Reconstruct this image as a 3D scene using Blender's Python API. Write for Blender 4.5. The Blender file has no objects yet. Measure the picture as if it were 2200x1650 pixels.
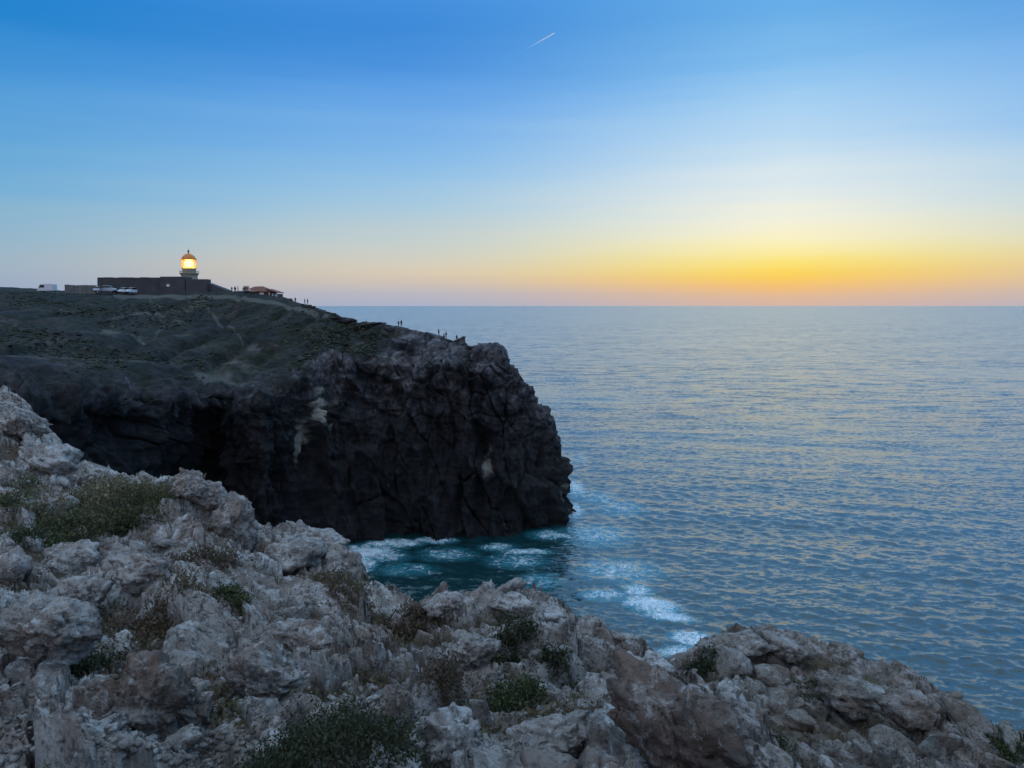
import bpy, bmesh, math, random
import numpy as np
from mathutils import Vector, Matrix

sc = bpy.context.scene
COL = sc.collection
random.seed(7)

# ------------------------------------------------------------------ camera
CAM_H = 56.0                      # eye height above the sea, metres
FPX = 1631.0                      # focal length in pixels of the 2200 px wide photograph
PITCH = math.atan(168.0 / FPX)    # horizon 168 px above the centre line
cam_d = bpy.data.cameras.new('camera')
cam = bpy.data.objects.new('camera', cam_d)
COL.objects.link(cam)
cam_d.sensor_width = 36.0
cam_d.lens = 36.0 * FPX / 2200.0
cam_d.clip_start = 0.05
cam_d.clip_end = 400000.0
cam.location = (0, 0, CAM_H)
cam.rotation_euler = (math.radians(90) - PITCH, 0, 0)
sc.camera = cam

# ------------------------------------------------------------------ sky: afterglow of a sun that has just set
SUN_AZ = math.radians(19.5)       # to the right of straight ahead
SUN_EL = math.radians(-2.0)

def lin(r, g, b, a=1.0):
    f = lambda c: (c / 255.0) / 12.92 if c <= 10 else ((c / 255.0 + 0.055) / 1.055) ** 2.4
    return (f(r), f(g), f(b), a)

world = bpy.data.worlds.new('World')
sc.world = world
world.use_nodes = True
wn, wl = world.node_tree.nodes, world.node_tree.links
bg = wn['Background']
sky_tex = wn.new('ShaderNodeTexSky')
sky_tex.sky_type = 'NISHITA'
sky_tex.sun_disc = False
sky_tex.sun_elevation = SUN_EL
sky_tex.sun_rotation = SUN_AZ
sky_tex.ozone_density = 3.0
tc = wn.new('ShaderNodeTexCoord')
sep = wn.new('ShaderNodeSeparateXYZ')
wl.new(tc.outputs['Generated'], sep.inputs[0])

def wmath(op, a, b=None, c=None):
    n = wn.new('ShaderNodeMath'); n.operation = op
    for i, v in enumerate((a, b, c)):
        if v is None: continue
        if isinstance(v, (int, float)): n.inputs[i].default_value = v
        else: wl.new(v, n.inputs[i])
    return n.outputs[0]

elev = wmath('MULTIPLY', wmath('ARCSINE', sep.outputs[2]), 180 / math.pi)          # degrees above the horizon
azim = wmath('ARCTAN2', sep.outputs[0], sep.outputs[1])
daz = wmath('MULTIPLY', wmath('ABSOLUTE', wmath('WRAP', wmath('SUBTRACT', azim, SUN_AZ), math.pi, -math.pi)), 180 / math.pi)
# faint streaks of high cloud low over the sea
mp = wn.new('ShaderNodeMapping'); mp.inputs['Scale'].default_value = (2.2, 2.2, 34.0); mp.inputs['Rotation'].default_value = (0.0, 0.02, 0.0)
wl.new(tc.outputs['Generated'], mp.inputs[0])
stn = wn.new('ShaderNodeTexNoise'); stn.inputs['Scale'].default_value = 1.0; stn.inputs['Detail'].default_value = 4.0
wl.new(mp.outputs[0], stn.inputs['Vector'])
elev = wmath('ADD', elev, wmath('MULTIPLY', wmath('MULTIPLY', wmath('SUBTRACT', stn.outputs['Fac'], 0.5), 0.42), wmath('MINIMUM', wmath('MAXIMUM', elev, 0.0), 7.0)))
u = wmath('POWER', wmath('DIVIDE', wmath('MAXIMUM', elev, 0.0), 90.0), 0.5)          # 0 at the horizon, 1 at the zenith

def sky_ramp(stops):
    r = wn.new('ShaderNodeValToRGB'); cr = r.color_ramp; cr.interpolation = 'CARDINAL'
    while len(cr.elements) < len(stops): cr.elements.new(0.5)
    for e, (deg, col) in zip(cr.elements, sorted(stops)):
        e.position = (deg / 90.0) ** 0.5
    for e, (deg, col) in zip(cr.elements, sorted(stops)):
        k = SKY_K if deg < 30 and stops[0][1] != (104, 102, 116) else 1.0
        c = lin(*col); e.color = (c[0] * k, c[1] * k, c[2] * k, 1)
    wl.new(u, r.inputs[0])
    return r.outputs[0]

EXPOSURE = 0.74
SKY_K = 2 ** -EXPOSURE               # the photograph's sky colours divided by the exposure
ZEN = [(32, (108, 160, 214)), (55, (154, 184, 216)), (90, (174, 194, 216))]
ramp_glow = sky_ramp([(0, (212, 184, 170)), (0.8, (230, 188, 148)), (1.6, (250, 200, 108)), (2.5, (255, 219, 96)), (3.6, (255, 236, 146)),
                      (5.0, (253, 244, 202)), (7.2, (236, 240, 232)), (11, (198, 224, 242)), (15, (152, 202, 242)), (20.5, (104, 176, 236))] + ZEN)
ramp_side = sky_ramp([(0, (170, 178, 202)), (1.0, (188, 186, 194)), (2.2, (214, 200, 182)), (3.6, (210, 208, 196)), (5.5, (186, 206, 214)),
                      (9, (150, 195, 230)), (14, (108, 169, 232)), (20.5, (66, 142, 221))] + ZEN)
ramp_far = sky_ramp([(0, (144, 164, 192)), (1.5, (150, 172, 198)), (3.5, (144, 178, 202)), (7, (114, 173, 213)), (13, (74, 153, 215)),
                     (20.5, (44, 135, 211))] + ZEN)
# the anti-twilight arch opposite the sunset: a dim rose belt over the land behind
ramp_back = sky_ramp([(0, (104, 102, 116)), (3, (124, 118, 128)), (8, (142, 134, 144)), (16, (152, 152, 168)), (32, (150, 168, 198)), (55, (162, 186, 214)), (90, (174, 194, 216))])

def wmix(fac, a, b, typ='MIX'):
    m = wn.new('ShaderNodeMix'); m.data_type = 'RGBA'; m.blend_type = typ
    if isinstance(fac, float): m.inputs[0].default_value = fac
    else: wl.new(fac, m.inputs[0])
    wl.new(a, m.inputs[6]); wl.new(b, m.inputs[7])
    return m.outputs[2]

def falloff(lo, hi):
    m = wn.new('ShaderNodeMapRange'); m.interpolation_type = 'SMOOTHSTEP'
    m.inputs[1].default_value = lo; m.inputs[2].default_value = hi
    m.inputs[3].default_value = 0.0; m.inputs[4].default_value = 1.0
    wl.new(daz, m.inputs[0])
    return m.outputs[0]

c1 = wmix(falloff(-4.0, 29.0), ramp_glow, ramp_side)
c2 = wmix(falloff(24.0, 62.0), c1, ramp_far)
c3 = wmix(falloff(75.0, 150.0), c2, ramp_back)
nish = wn.new('ShaderNodeVectorMath'); nish.operation = 'SCALE'; nish.inputs[3].default_value = 0.9
wl.new(sky_tex.outputs[0], nish.inputs[0])
c4 = wmix(0.03, c3, nish.outputs[0])
wl.new(c4, bg.inputs[0])
bg.inputs[1].default_value = 1.0

# the sun itself is two degrees under the horizon: the sea hides it from everything but the contrail high above
sun_d = bpy.data.lights.new('sun', 'SUN')
sun_d.energy = 2.0; sun_d.angle = math.radians(0.5); sun_d.color = (1.0, 0.90, 0.80)
sun_o = bpy.data.objects.new('sun', sun_d); COL.objects.link(sun_o)
sun_o.location = (0, 0, 120)
_el = math.radians(-2.0)
sun_o.rotation_euler = Vector((math.sin(SUN_AZ) * math.cos(_el), math.cos(SUN_AZ) * math.cos(_el), math.sin(_el))).to_track_quat('Z', 'Y').to_euler()

vs = sc.view_settings
vs.view_transform = 'Standard'; vs.look = 'None'; vs.exposure = EXPOSURE; vs.gamma = 1.0; vs.use_curve_mapping = False
sc.render.film_transparent = False
try:
    sc.cycles.use_denoising = True
except Exception:
    pass

# ------------------------------------------------------------------ helpers: projection, noise, meshes
CP, SP = math.cos(PITCH), math.sin(PITCH)

def at(px, py, Y):
    """world point seen at photograph pixel (px, py) that stands Y metres ahead of the camera"""
    dx = (px - 1100.0) / FPX; dy = (825.0 - py) / FPX
    yy = CP + dy * SP; zz = -SP + dy * CP
    k = Y / yy
    return np.array((dx * k, Y, CAM_H + zz * k))

def at_z(px, Y, z):
    """world point in pixel column px, Y metres ahead, at height z"""
    w = CP * Y - SP * (z - CAM_H)
    return np.array(((px - 1100.0) / FPX * w, Y, z))

def project(P):
    d = P[:, 1] * CP - (P[:, 2] - CAM_H) * SP
    u = P[:, 1] * SP + (P[:, 2] - CAM_H) * CP
    d = np.maximum(d, 1e-3)
    return 1100 + FPX * P[:, 0] / d, 825 - FPX * u / d, d

_rng = np.random.RandomState(11)
_perm = np.concatenate([_rng.permutation(256)] * 3).astype(np.int32)
_grad = _rng.normal(size=(256, 3)).astype(np.float32)
_grad /= np.linalg.norm(_grad, axis=1)[:, None]

def perlin(P):
    P = np.asarray(P, dtype=np.float32)
    I = np.floor(P).astype(np.int32); F = P - I; I &= 255
    U = F * F * F * (F * (F * 6 - 15) + 10)
    res = 0
    for cx in (0, 1):
        wx = U[:, 0] if cx else 1 - U[:, 0]
        px_ = _perm[I[:, 0] + cx]
        for cy in (0, 1):
            wy = U[:, 1] if cy else 1 - U[:, 1]
            pxy = _perm[px_ + I[:, 1] + cy]
            for cz in (0, 1):
                wz = U[:, 2] if cz else 1 - U[:, 2]
                g = _grad[_perm[pxy + I[:, 2] + cz]]
                dot = g[:, 0] * (F[:, 0] - cx) + g[:, 1] * (F[:, 1] - cy) + g[:, 2] * (F[:, 2] - cz)
                res = res + wx * wy * wz * dot
    return res * 1.6

def fbm(P, octv=4, gain=0.5, lac=2.03):
    a, s, r = 1.0, 0.0, 0
    P = np.asarray(P, dtype=np.float32)
    for i in range(octv):
        r = r + a * perlin(P + 17.3 * i); s += a
        a *= gain; P = P * lac
    return r / s

def ridged(P, octv=4, gain=0.5, lac=2.03):
    a, s, r = 1.0, 0.0, 0
    P = np.asarray(P, dtype=np.float32)
    for i in range(octv):
        r = r + a * (1 - np.minimum(1, np.abs(perlin(P + 9.1 * i)) * 1.6)) ** 2; s += a
        a *= gain; P = P * lac
    return r / s

def _hash(ix, iy, seed):
    h = (ix.astype(np.int64) * 374761393 + iy.astype(np.int64) * 668265263 + seed * 974634777) & 0xFFFFFFFF
    h = ((h ^ (h >> 13)) * 1274126177) & 0xFFFFFFFF
    return h ^ (h >> 16)

def _h01(h, k):
    h = (h * (2654435761 + 2 * k) + k * 40503) & 0xFFFFFFFF
    return ((h ^ (h >> 15)) & 0xFFFFF) / float(0xFFFFF)

def worley(x, y, cell, seed):
    gx, gy = x / cell, y / cell
    ix, iy = np.floor(gx), np.floor(gy)
    f1 = np.full(x.shape, 9.0); f2 = np.full(x.shape, 9.0)
    cx = np.zeros(x.shape); cy = np.zeros(x.shape); hid = np.zeros(x.shape, dtype=np.int64)
    for ox in (-1, 0, 1):
        for oy in (-1, 0, 1):
            h = _hash(ix + ox, iy + oy, seed)
            qx = ix + ox + 0.1 + 0.8 * _h01(h, 1); qy = iy + oy + 0.1 + 0.8 * _h01(h, 2)
            d = np.hypot(gx - qx, gy - qy)
            near = d < f1
            f2 = np.where(near, f1, np.minimum(f2, d))
            f1 = np.where(near, d, f1)
            cx = np.where(near, qx, cx); cy = np.where(near, qy, cy); hid = np.where(near, h, hid)
    return f1, f2, cx * cell, cy * cell, hid

def sstep(x, a, b):
    t = np.clip((x - a) / (b - a), 0, 1)
    return t * t * (3 - 2 * t)

def blocks(x, y, cell, seed, amp, tilt, crease, depth):
    """tilted broken blocks with open joints between them"""
    f1, f2, cx, cy, hid = worley(x, y, cell, seed)
    a = _h01(hid, 3) * 2 * math.pi; m = tilt * (0.3 + 0.7 * _h01(hid, 4))
    h = amp * (_h01(hid, 5) - 0.4) + m * ((x - cx) * np.cos(a) + (y - cy) * np.sin(a)) - 0.16 * cell * tilt * f1 * f1
    e = sstep(f2 - f1, 0.0, crease)
    return h * e - depth * (1 - e), e, _h01(hid, 6)

def catmull(A, counts):
    """resample along axis 0: counts[i] points on the segment i..i+1"""
    n = len(A); out = []
    for i in range(n - 1):
        p0 = A[max(i - 1, 0)]; p1 = A[i]; p2 = A[i + 1]; p3 = A[min(i + 2, n - 1)]
        for t in np.arange(counts[i]) / counts[i]:
            c = 0.5 * (2 * p1 + (p2 - p0) * t + (2 * p0 - 5 * p1 + 4 * p2 - p3) * t * t + (3 * p1 - p0 - 3 * p2 + p3) * t ** 3)
            l = p1 + (p2 - p1) * t
            out.append(0.55 * c + 0.45 * l)
    out.append(A[-1])
    return np.array(out)

def mesh_np(name, V, faces, mat, smooth=True):
    """faces: (n, 3|4) integer array"""
    me = bpy.data.meshes.new(name)
    V = np.ascontiguousarray(V, dtype=np.float32); faces = np.ascontiguousarray(faces, dtype=np.int32)
    k = faces.shape[1]
    me.vertices.add(len(V)); me.vertices.foreach_set('co', V.ravel())
    me.loops.add(faces.size); me.loops.foreach_set('vertex_index', faces.ravel())
    me.polygons.add(len(faces))
    me.polygons.foreach_set('loop_start', np.arange(0, faces.size, k, dtype=np.int32))
    me.polygons.foreach_set('loop_total', np.full(len(faces), k, dtype=np.int32))
    if smooth: me.polygons.foreach_set('use_smooth', np.ones(len(faces), dtype=bool))
    me.update(calc_edges=True)
    if mat: me.materials.append(mat)
    return me

def grid_faces(nr, nc, flip=False):
    a = np.arange(nr * nc).reshape(nr, nc)
    f = np.stack([a[:-1, :-1], a[:-1, 1:], a[1:, 1:], a[1:, :-1]], -1).reshape(-1, 4)
    return f[:, ::-1] if flip else f

def attr(me, name, values):
    l = me.attributes.new(name, 'FLOAT', 'POINT')
    l.data.foreach_set('value', np.ascontiguousarray(values, dtype=np.float32))

def link(name, me, parent=None, loc=None):
    o = bpy.data.objects.new(name, me); COL.objects.link(o)
    if parent: o.parent = parent
    if loc is not None: o.location = loc
    return o

def tag(o, label=None, cat=None, group=None, kind=None):
    if label: o['label'] = label
    if cat: o['category'] = cat
    if group: o['group'] = group
    if kind: o['kind'] = kind
    return o

def empty(name, loc, rz=0.0):
    o = bpy.data.objects.new(name, None); COL.objects.link(o)
    o.location = loc; o.rotation_euler = (0, 0, rz); o.empty_display_size = 0.3
    return o

class MB:
    """collects simple solids into one mesh"""
    def __init__(self): self.v = []; self.f = []
    def add(self, vs, fs):
        n = len(self.v); self.v += [tuple(p) for p in vs]; self.f += [tuple(i + n for i in f) for f in fs]
    def box(self, x0, x1, y0, y1, z0, z1, tx=0.0, ty=0.0):
        self.add([(x0, y0, z0), (x1, y0, z0), (x1, y1, z0), (x0, y1, z0),
                  (x0 + tx, y0 + ty, z1), (x1 - tx, y0 + ty, z1), (x1 - tx, y1 - ty, z1), (x0 + tx, y1 - ty, z1)],
                 [(3, 2, 1, 0), (4, 5, 6, 7), (0, 1, 5, 4), (1, 2, 6, 5), (2, 3, 7, 6), (3, 0, 4, 7)])
    def lathe(self, prof, n=24, c=(0, 0, 0), cap=True):
        vs = []; fs = []
        for r, z in prof:
            for i in range(n):
                a = 2 * math.pi * i / n
                vs.append((c[0] + r * math.cos(a), c[1] + r * math.sin(a), c[2] + z))
        for k in range(len(prof) - 1):
            for i in range(n):
                j = (i + 1) % n
                fs.append((k * n + i, k * n + j, (k + 1) * n + j, (k + 1) * n + i))
        if cap:
            fs.append(tuple(range(n - 1, -1, -1))); fs.append(tuple((len(prof) - 1) * n + i for i in range(n)))
        self.add(vs, fs)
    def tube(self, a, b, r0, r1, n=8):
        a = Vector(a); b = Vector(b); d = (b - a).normalized()
        s = d.cross(Vector((0, 0, 1)) if abs(d.z) < 0.9 else Vector((1, 0, 0))).normalized(); t = d.cross(s)
        vs = []
        for p, r in ((a, r0), (b, r1)):
            for i in range(n):
                w = 2 * math.pi * i / n
                vs.append(p + s * (r * math.cos(w)) + t * (r * math.sin(w)))
        fs = [(i, (i + 1) % n, n + (i + 1) % n, n + i) for i in range(n)]
        fs += [tuple(range(n - 1, -1, -1)), tuple(range(n, 2 * n))]
        self.add(vs, fs)
    def prism(self, prof, x0, x1):
        """side outline prof [(y, z)...] extruded from x0 to x1"""
        n = len(prof)
        self.add([(x0, y, z) for y, z in prof] + [(x1, y, z) for y, z in prof],
                 [tuple(range(n)), tuple(range(2 * n - 1, n - 1, -1))] + [(i, n + i, n + (i + 1) % n, (i + 1) % n) for i in range(n)])
    def build(self, name, mat, parent=None, smooth=False, bevel=0.0, loc=None):
        me = bpy.data.meshes.new(name); me.from_pydata(self.v, [], self.f)
        bm = bmesh.new(); bm.from_mesh(me)
        bmesh.ops.recalc_face_normals(bm, faces=bm.faces)
        if bevel: bmesh.ops.bevel(bm, geom=list(bm.edges), offset=bevel, segments=2, profile=0.6, affect='EDGES', clamp_overlap=True)
        bm.to_mesh(me); bm.free()
        for p in me.polygons: p.use_smooth = smooth
        me.materials.append(mat)
        return link(name, me, parent, loc)

# ------------------------------------------------------------------ materials
class NT:
    def __init__(self, name):
        self.m = bpy.data.materials.new(name); self.m.use_nodes = True
        self.n = self.m.node_tree.nodes; self.l = self.m.node_tree.links
        self.b = self.n['Principled BSDF']; self.out = self.n['Material Output']
        self.geo = None
    def pos(self, scale=(1, 1, 1), obj=False):
        if obj:
            t = self.n.new('ShaderNodeTexCoord').outputs['Object']
        else:
            t = self.n.new('ShaderNodeNewGeometry').outputs['Position']
        mp = self.n.new('ShaderNodeMapping'); mp.inputs['Scale'].default_value = scale
        self.l.new(t, mp.inputs[0]); return mp.outputs[0]
    def noise(self, vec, scale, detail=4, rough=0.55, dist=0.0):
        t = self.n.new('ShaderNodeTexNoise'); self.l.new(vec, t.inputs['Vector'])
        t.inputs['Scale'].default_value = scale; t.inputs['Detail'].default_value = detail
        t.inputs['Roughness'].default_value = rough; t.inputs['Distortion'].default_value = dist
        return t.outputs['Fac']
    def voro(self, vec, scale, feature='F1'):
        t = self.n.new('ShaderNodeTexVoronoi'); t.feature = feature; self.l.new(vec, t.inputs['Vector'])
        t.inputs['Scale'].default_value = scale; return t.outputs['Distance']
    def ramp(self, fac, stops):
        r = self.n.new('ShaderNodeValToRGB'); cr = r.color_ramp
        while len(cr.elements) < len(stops): cr.elements.new(0.5)
        for e, (p, c) in zip(cr.elements, stops):
            e.position = p
        for e, (p, c) in zip(cr.elements, stops):
            e.color = (c, c, c, 1) if isinstance(c, (int, float)) else tuple(c) + (1,)
        self.l.new(fac, r.inputs[0]); return r.outputs[0]
    def attr(self, name):
        a = self.n.new('ShaderNodeAttribute'); a.attribute_name = name; return a.outputs['Fac']
    def mix(self, fac, a, b, typ='MIX'):
        m = self.n.new('ShaderNodeMix'); m.data_type = 'RGBA'; m.blend_type = typ
        for i, v in ((0, fac), (6, a), (7, b)):
            if isinstance(v, (int, float)): m.inputs[i].default_value = v
            elif isinstance(v, tuple): m.inputs[i].default_value = v + (1,) if len(v) == 3 else v
            else: self.l.new(v, m.inputs[i])
        return m.outputs[2]
    def math(self, op, a, b=0.0, clamp=False):
        m = self.n.new('ShaderNodeMath'); m.operation = op; m.use_clamp = clamp
        for i, v in ((0, a), (1, b)):
            if isinstance(v, (int, float)): m.inputs[i].default_value = v
            else: self.l.new(v, m.inputs[i])
        return m.outputs[0]
    def bump(self, h, strength, dist, prev=None):
        b = self.n.new('ShaderNodeBump'); self.l.new(h, b.inputs['Height'])
        b.inputs['Strength'].default_value = strength; b.inputs['Distance'].default_value = dist
        if prev is not None: self.l.new(prev, b.inputs['Normal'])
        return b.outputs[0]
    def set(self, col=None, rough=None, normal=None, **kw):
        for key, v in (('Base Color', col), ('Roughness', rough), ('Normal', normal)):
            if v is None: continue
            if isinstance(v, (int, float)): self.b.inputs[key].default_value = v
            elif isinstance(v, tuple): self.b.inputs[key].default_value = v + (1,)
            else: self.l.new(v, self.b.inputs[key])
        for k, v in kw.items(): self.b.inputs[k.replace('_', ' ')].default_value = v
        return self.m

def plain(name, col, rough=0.6, var=0.12, scale=3.0, **kw):
    t = NT(name); p = t.pos()
    n = t.noise(p, scale, 4)
    c = t.mix(n, tuple(max(0, x * (1 - var)) for x in col), tuple(x * (1 + var) for x in col))
    return t.set(c, rough, **kw)

def limestone(name):
    t = NT(name); p = t.pos()
    base = t.ramp(t.noise(p, 0.8, 6, 0.65, 0.5), [(0.30, (0.125, 0.095, 0.078)), (0.43, (0.31, 0.26, 0.222)), (0.55, (0.55, 0.50, 0.45)), (0.70, (0.85, 0.815, 0.765))])
    stain = t.ramp(t.noise(p, 0.5, 6, 0.65, 0.9), [(0.46, 0.0), (0.60, 1.0)])
    c = t.mix(t.math('MULTIPLY', stain, 0.5), base, (0.33, 0.205, 0.14))
    lich = t.ramp(t.noise(p, 5.5, 8, 0.74, 0.3), [(0.515, 0.0), (0.585, 1.0)])
    c = t.mix(t.math('MULTIPLY', lich, 0.70), c, (0.085, 0.07, 0.06))
    pale = t.ramp(t.noise(p, 4.2, 9, 0.78, 0.5), [(0.53, 0.0), (0.62, 1.0)])
    c = t.mix(t.math('MULTIPLY', pale, 0.75), c, (0.82, 0.79, 0.75))
    pit = t.ramp(t.noise(p, 22.0, 5, 0.7), [(0.53, 0.0), (0.62, 1.0)])
    c = t.mix(t.math('MULTIPLY', pit, 0.42), c, (0.07, 0.058, 0.05))
    crk = t.n.new('ShaderNodeTexVoronoi'); crk.feature = 'DISTANCE_TO_EDGE'; crk.inputs['Scale'].default_value = 2.3
    wp = t.n.new('ShaderNodeVectorMath'); wp.operation = 'ADD'
    nz = t.n.new('ShaderNodeTexNoise'); nz.inputs['Scale'].default_value = 1.7; nz.inputs['Detail'].default_value = 5
    t.l.new(p, nz.inputs['Vector']); t.l.new(p, wp.inputs[0]); t.l.new(nz.outputs['Color'], wp.inputs[1]); t.l.new(wp.outputs[0], crk.inputs['Vector'])
    crack = t.ramp(crk.outputs['Distance'], [(0.0, 0.0), (0.05, 1.0)])
    soil = t.attr('soil')
    sc_ = t.ramp(t.noise(p, 2.2, 6, 0.7), [(0.35, (0.075, 0.052, 0.032)), (0.52, (0.15, 0.105, 0.066)), (0.68, (0.10, 0.095, 0.04))])
    c = t.mix(soil, c, sc_)
    n = t.bump(t.noise(p, 4.0, 9, 0.72, 0.2), 1.0, 0.16); n = t.bump(crack, 0.7, 0.05, n)
    n = t.bump(t.noise(p, 17.0, 6, 0.7), 0.8, 0.035, n)
    return t.set(c, 0.92, n)

M = {}
M['limestone'] = limestone('limestone')

# dark cliffs of the headland: scrub slopes above, weathered rock below
t = NT('headland_rock'); p = t.pos()
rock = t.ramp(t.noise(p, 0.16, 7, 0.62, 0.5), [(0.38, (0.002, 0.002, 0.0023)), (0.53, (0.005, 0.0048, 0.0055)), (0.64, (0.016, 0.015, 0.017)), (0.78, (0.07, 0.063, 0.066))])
strat = t.ramp(t.noise(t.pos((0.05, 0.05, 0.8)), 1.0, 5, 0.6, 0.6), [(0.45, 0.0), (0.66, 1.0)])
rock = t.mix(t.math('MULTIPLY', strat, 0.16), rock, (0.06, 0.045, 0.046))
lit_weath = t.attr('crest')                       # upper cliff, weathered and painted lighter to stand for light falling on it
lit_wcol = t.ramp(t.noise(p, 0.45, 6, 0.68, 0.3), [(0.38, (0.020, 0.018, 0.019)), (0.49, (0.075, 0.070, 0.074)), (0.60, (0.17, 0.158, 0.165)), (0.72, (0.30, 0.28, 0.285))])
rock = t.mix(lit_weath, rock, lit_wcol)
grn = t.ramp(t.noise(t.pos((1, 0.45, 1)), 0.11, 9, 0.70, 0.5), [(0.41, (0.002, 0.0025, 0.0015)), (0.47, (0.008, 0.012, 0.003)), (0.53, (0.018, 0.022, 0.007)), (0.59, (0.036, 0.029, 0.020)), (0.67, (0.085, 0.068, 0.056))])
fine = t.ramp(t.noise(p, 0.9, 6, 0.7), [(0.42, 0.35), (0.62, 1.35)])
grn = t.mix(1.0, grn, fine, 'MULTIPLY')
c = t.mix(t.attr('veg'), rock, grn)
c = t.mix(t.attr('pale'), c, (0.50, 0.48, 0.40))
n = t.bump(t.noise(p, 0.7, 9, 0.66), 0.9, 0.7); n = t.bump(t.noise(p, 3.0, 5, 0.6), 0.5, 0.12, n)
M['headland'] = t.set(c, 0.92, n)

# sea: slopes of the chop too fine for the mesh come from noise fields added to the normal
t = NT('sea_water'); p = t.pos()
def slope(sx, sy, detail, rough, amt, mod=None):
    z = t.n.new('ShaderNodeTexNoise'); z.inputs['Scale'].default_value = 1.0; z.inputs['Detail'].default_value = detail
    z.inputs['Roughness'].default_value = rough; z.inputs['Distortion'].default_value = 0.4
    t.l.new(t.pos((sx, sy, 1)), z.inputs['Vector'])
    a_ = t.n.new('ShaderNodeVectorMath'); a_.operation = 'SUBTRACT'; t.l.new(z.outputs['Color'], a_.inputs[0]); a_.inputs[1].default_value = (0.5, 0.5, 0.5)
    b_ = t.n.new('ShaderNodeVectorMath'); b_.operation = 'MULTIPLY'; t.l.new(a_.outputs[0], b_.inputs[0]); b_.inputs[1].default_value = (amt * 0.7, amt, 0.0)
    if mod is None: return b_.outputs[0]
    c_ = t.n.new('ShaderNodeVectorMath'); c_.operation = 'SCALE'; t.l.new(b_.outputs[0], c_.inputs[0]); t.l.new(mod, c_.inputs[3])
    return c_.outputs[0]
def vadd(a, b):
    v = t.n.new('ShaderNodeVectorMath'); v.operation = 'ADD'; t.l.new(a, v.inputs[0]); t.l.new(b, v.inputs[1]); return v.outputs[0]
gust = t.ramp(t.noise(t.pos((0.004, 0.012, 1)), 1.0, 5, 0.62, 0.8), [(0.36, 0.40), (0.64, 1.5)])
lod = t.attr('lod')
sl = slope(0.46, 1.0, 5, 0.66, 1.7, gust)                       # chop of a few metres
sl = vadd(sl, slope(1.8, 2.8, 3, 0.6, 0.5))                      # ripples
sl = vadd(sl, slope(0.05, 0.15, 6, 0.70, 1.5, t.math('MULTIPLY', lod, gust)))   # swell, where the mesh is too coarse for it
nm = t.n.new('ShaderNodeVectorMath'); nm.operation = 'NORMALIZE'
t.l.new(vadd(t.n.new('ShaderNodeNewGeometry').outputs['Normal'], sl), nm.inputs[0])
foam = t.attr('foam')
fn = t.noise(p, 0.42, 9, 0.74, 1.2)
fmask = t.ramp(t.math('SUBTRACT', t.math('ADD', foam, fn), 0.5), [(0.44, 0.0), (0.56, 1.0)])
aer = t.ramp(foam, [(0.28, 0.0), (0.68, 1.0)])                     # water full of air bubbles is turquoise
wc = t.mix(aer, (0.004, 0.040, 0.044), (0.06, 0.36, 0.44))
lace = t.ramp(t.noise(p, 1.7, 6, 0.75, 1.6), [(0.45, 0.0), (0.52, 1.0)])
fmask = t.math('MULTIPLY', fmask, t.math('MAXIMUM', lace, t.ramp(foam, [(0.62, 0.0), (0.78, 0.8)])))
c = t.mix(fmask, wc, (0.80, 0.83, 0.84))
M['sea'] = t.set(c, t.mix(fmask, (0.26, 0.26, 0.26), (0.8, 0.8, 0.8)), nm.outputs[0], IOR=1.45, Coat_Weight=0.9, Coat_Roughness=0.24, Coat_IOR=1.45)
t.l.new(nm.outputs[0], t.b.inputs['Coat Normal'])

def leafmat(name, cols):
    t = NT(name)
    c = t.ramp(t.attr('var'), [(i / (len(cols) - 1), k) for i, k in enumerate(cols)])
    tr = t.n.new('ShaderNodeBsdfTranslucent'); t.l.new(c, tr.inputs[0])
    ms = t.n.new('ShaderNodeMixShader'); ms.inputs[0].default_value = 0.25
    t.set(c, 0.7)
    t.l.new(t.b.outputs[0], ms.inputs[1]); t.l.new(tr.outputs[0], ms.inputs[2]); t.l.new(ms.outputs[0], t.out.inputs[0])
    return t.m
M['leaf_green'] = leafmat('scrub_leaf_green', [(0.030, 0.036, 0.012), (0.060, 0.075, 0.022), (0.105, 0.115, 0.035), (0.17, 0.145, 0.075)])
M['leaf_olive'] = leafmat('scrub_leaf_olive', [(0.050, 0.052, 0.020), (0.105, 0.108, 0.040), (0.21, 0.165, 0.090), (0.34, 0.265, 0.16)])
M['leaf_dark'] = leafmat('scrub_leaf_dark', [(0.016, 0.020, 0.008), (0.034, 0.040, 0.014), (0.058, 0.062, 0.022), (0.10, 0.075, 0.045)])
M['leaf_dry'] = leafmat('scrub_leaf_dry', [(0.075, 0.048, 0.028), (0.125, 0.085, 0.048), (0.19, 0.135, 0.075), (0.12, 0.115, 0.045)])
M['twig'] = plain('twig', (0.10, 0.075, 0.05), 0.9)
M['wall'] = plain('fort_masonry', (0.075, 0.073, 0.077), 0.9, 0.6, 0.35)
M['wall_pale'] = plain('rubble_wall', (0.17, 0.17, 0.155), 0.9, 0.6, 0.5)
M['cream'] = plain('cream_plaster', (0.42, 0.36, 0.26), 0.8, 0.15, 0.7)
M['white'] = plain('whitewash', (0.78, 0.76, 0.74), 0.8, 0.06, 1.0)
M['tile'] = plain('roof_tile', (0.22, 0.085, 0.055), 0.85, 0.3, 1.5)
M['dark_open'] = plain('dark_timber', (0.02, 0.018, 0.018), 0.7)
M['glow_red_metal'] = plain('dome_red_glow', (0.80, 0.235, 0.025), 0.45, 0.2, 2.0)  # red dome, with the lantern's orange glow put into its colour
M['dark_metal'] = plain('dark_iron', (0.05, 0.045, 0.04), 0.5)
M['glass_dark'] = plain('vehicle_glass', (0.012, 0.014, 0.018), 0.06)
M['tyre'] = plain('tyre_rubber', (0.02, 0.02, 0.02), 0.8)
M['car_white'] = plain('white_car_paint', (0.78, 0.79, 0.80), 0.3, 0.03)
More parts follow.
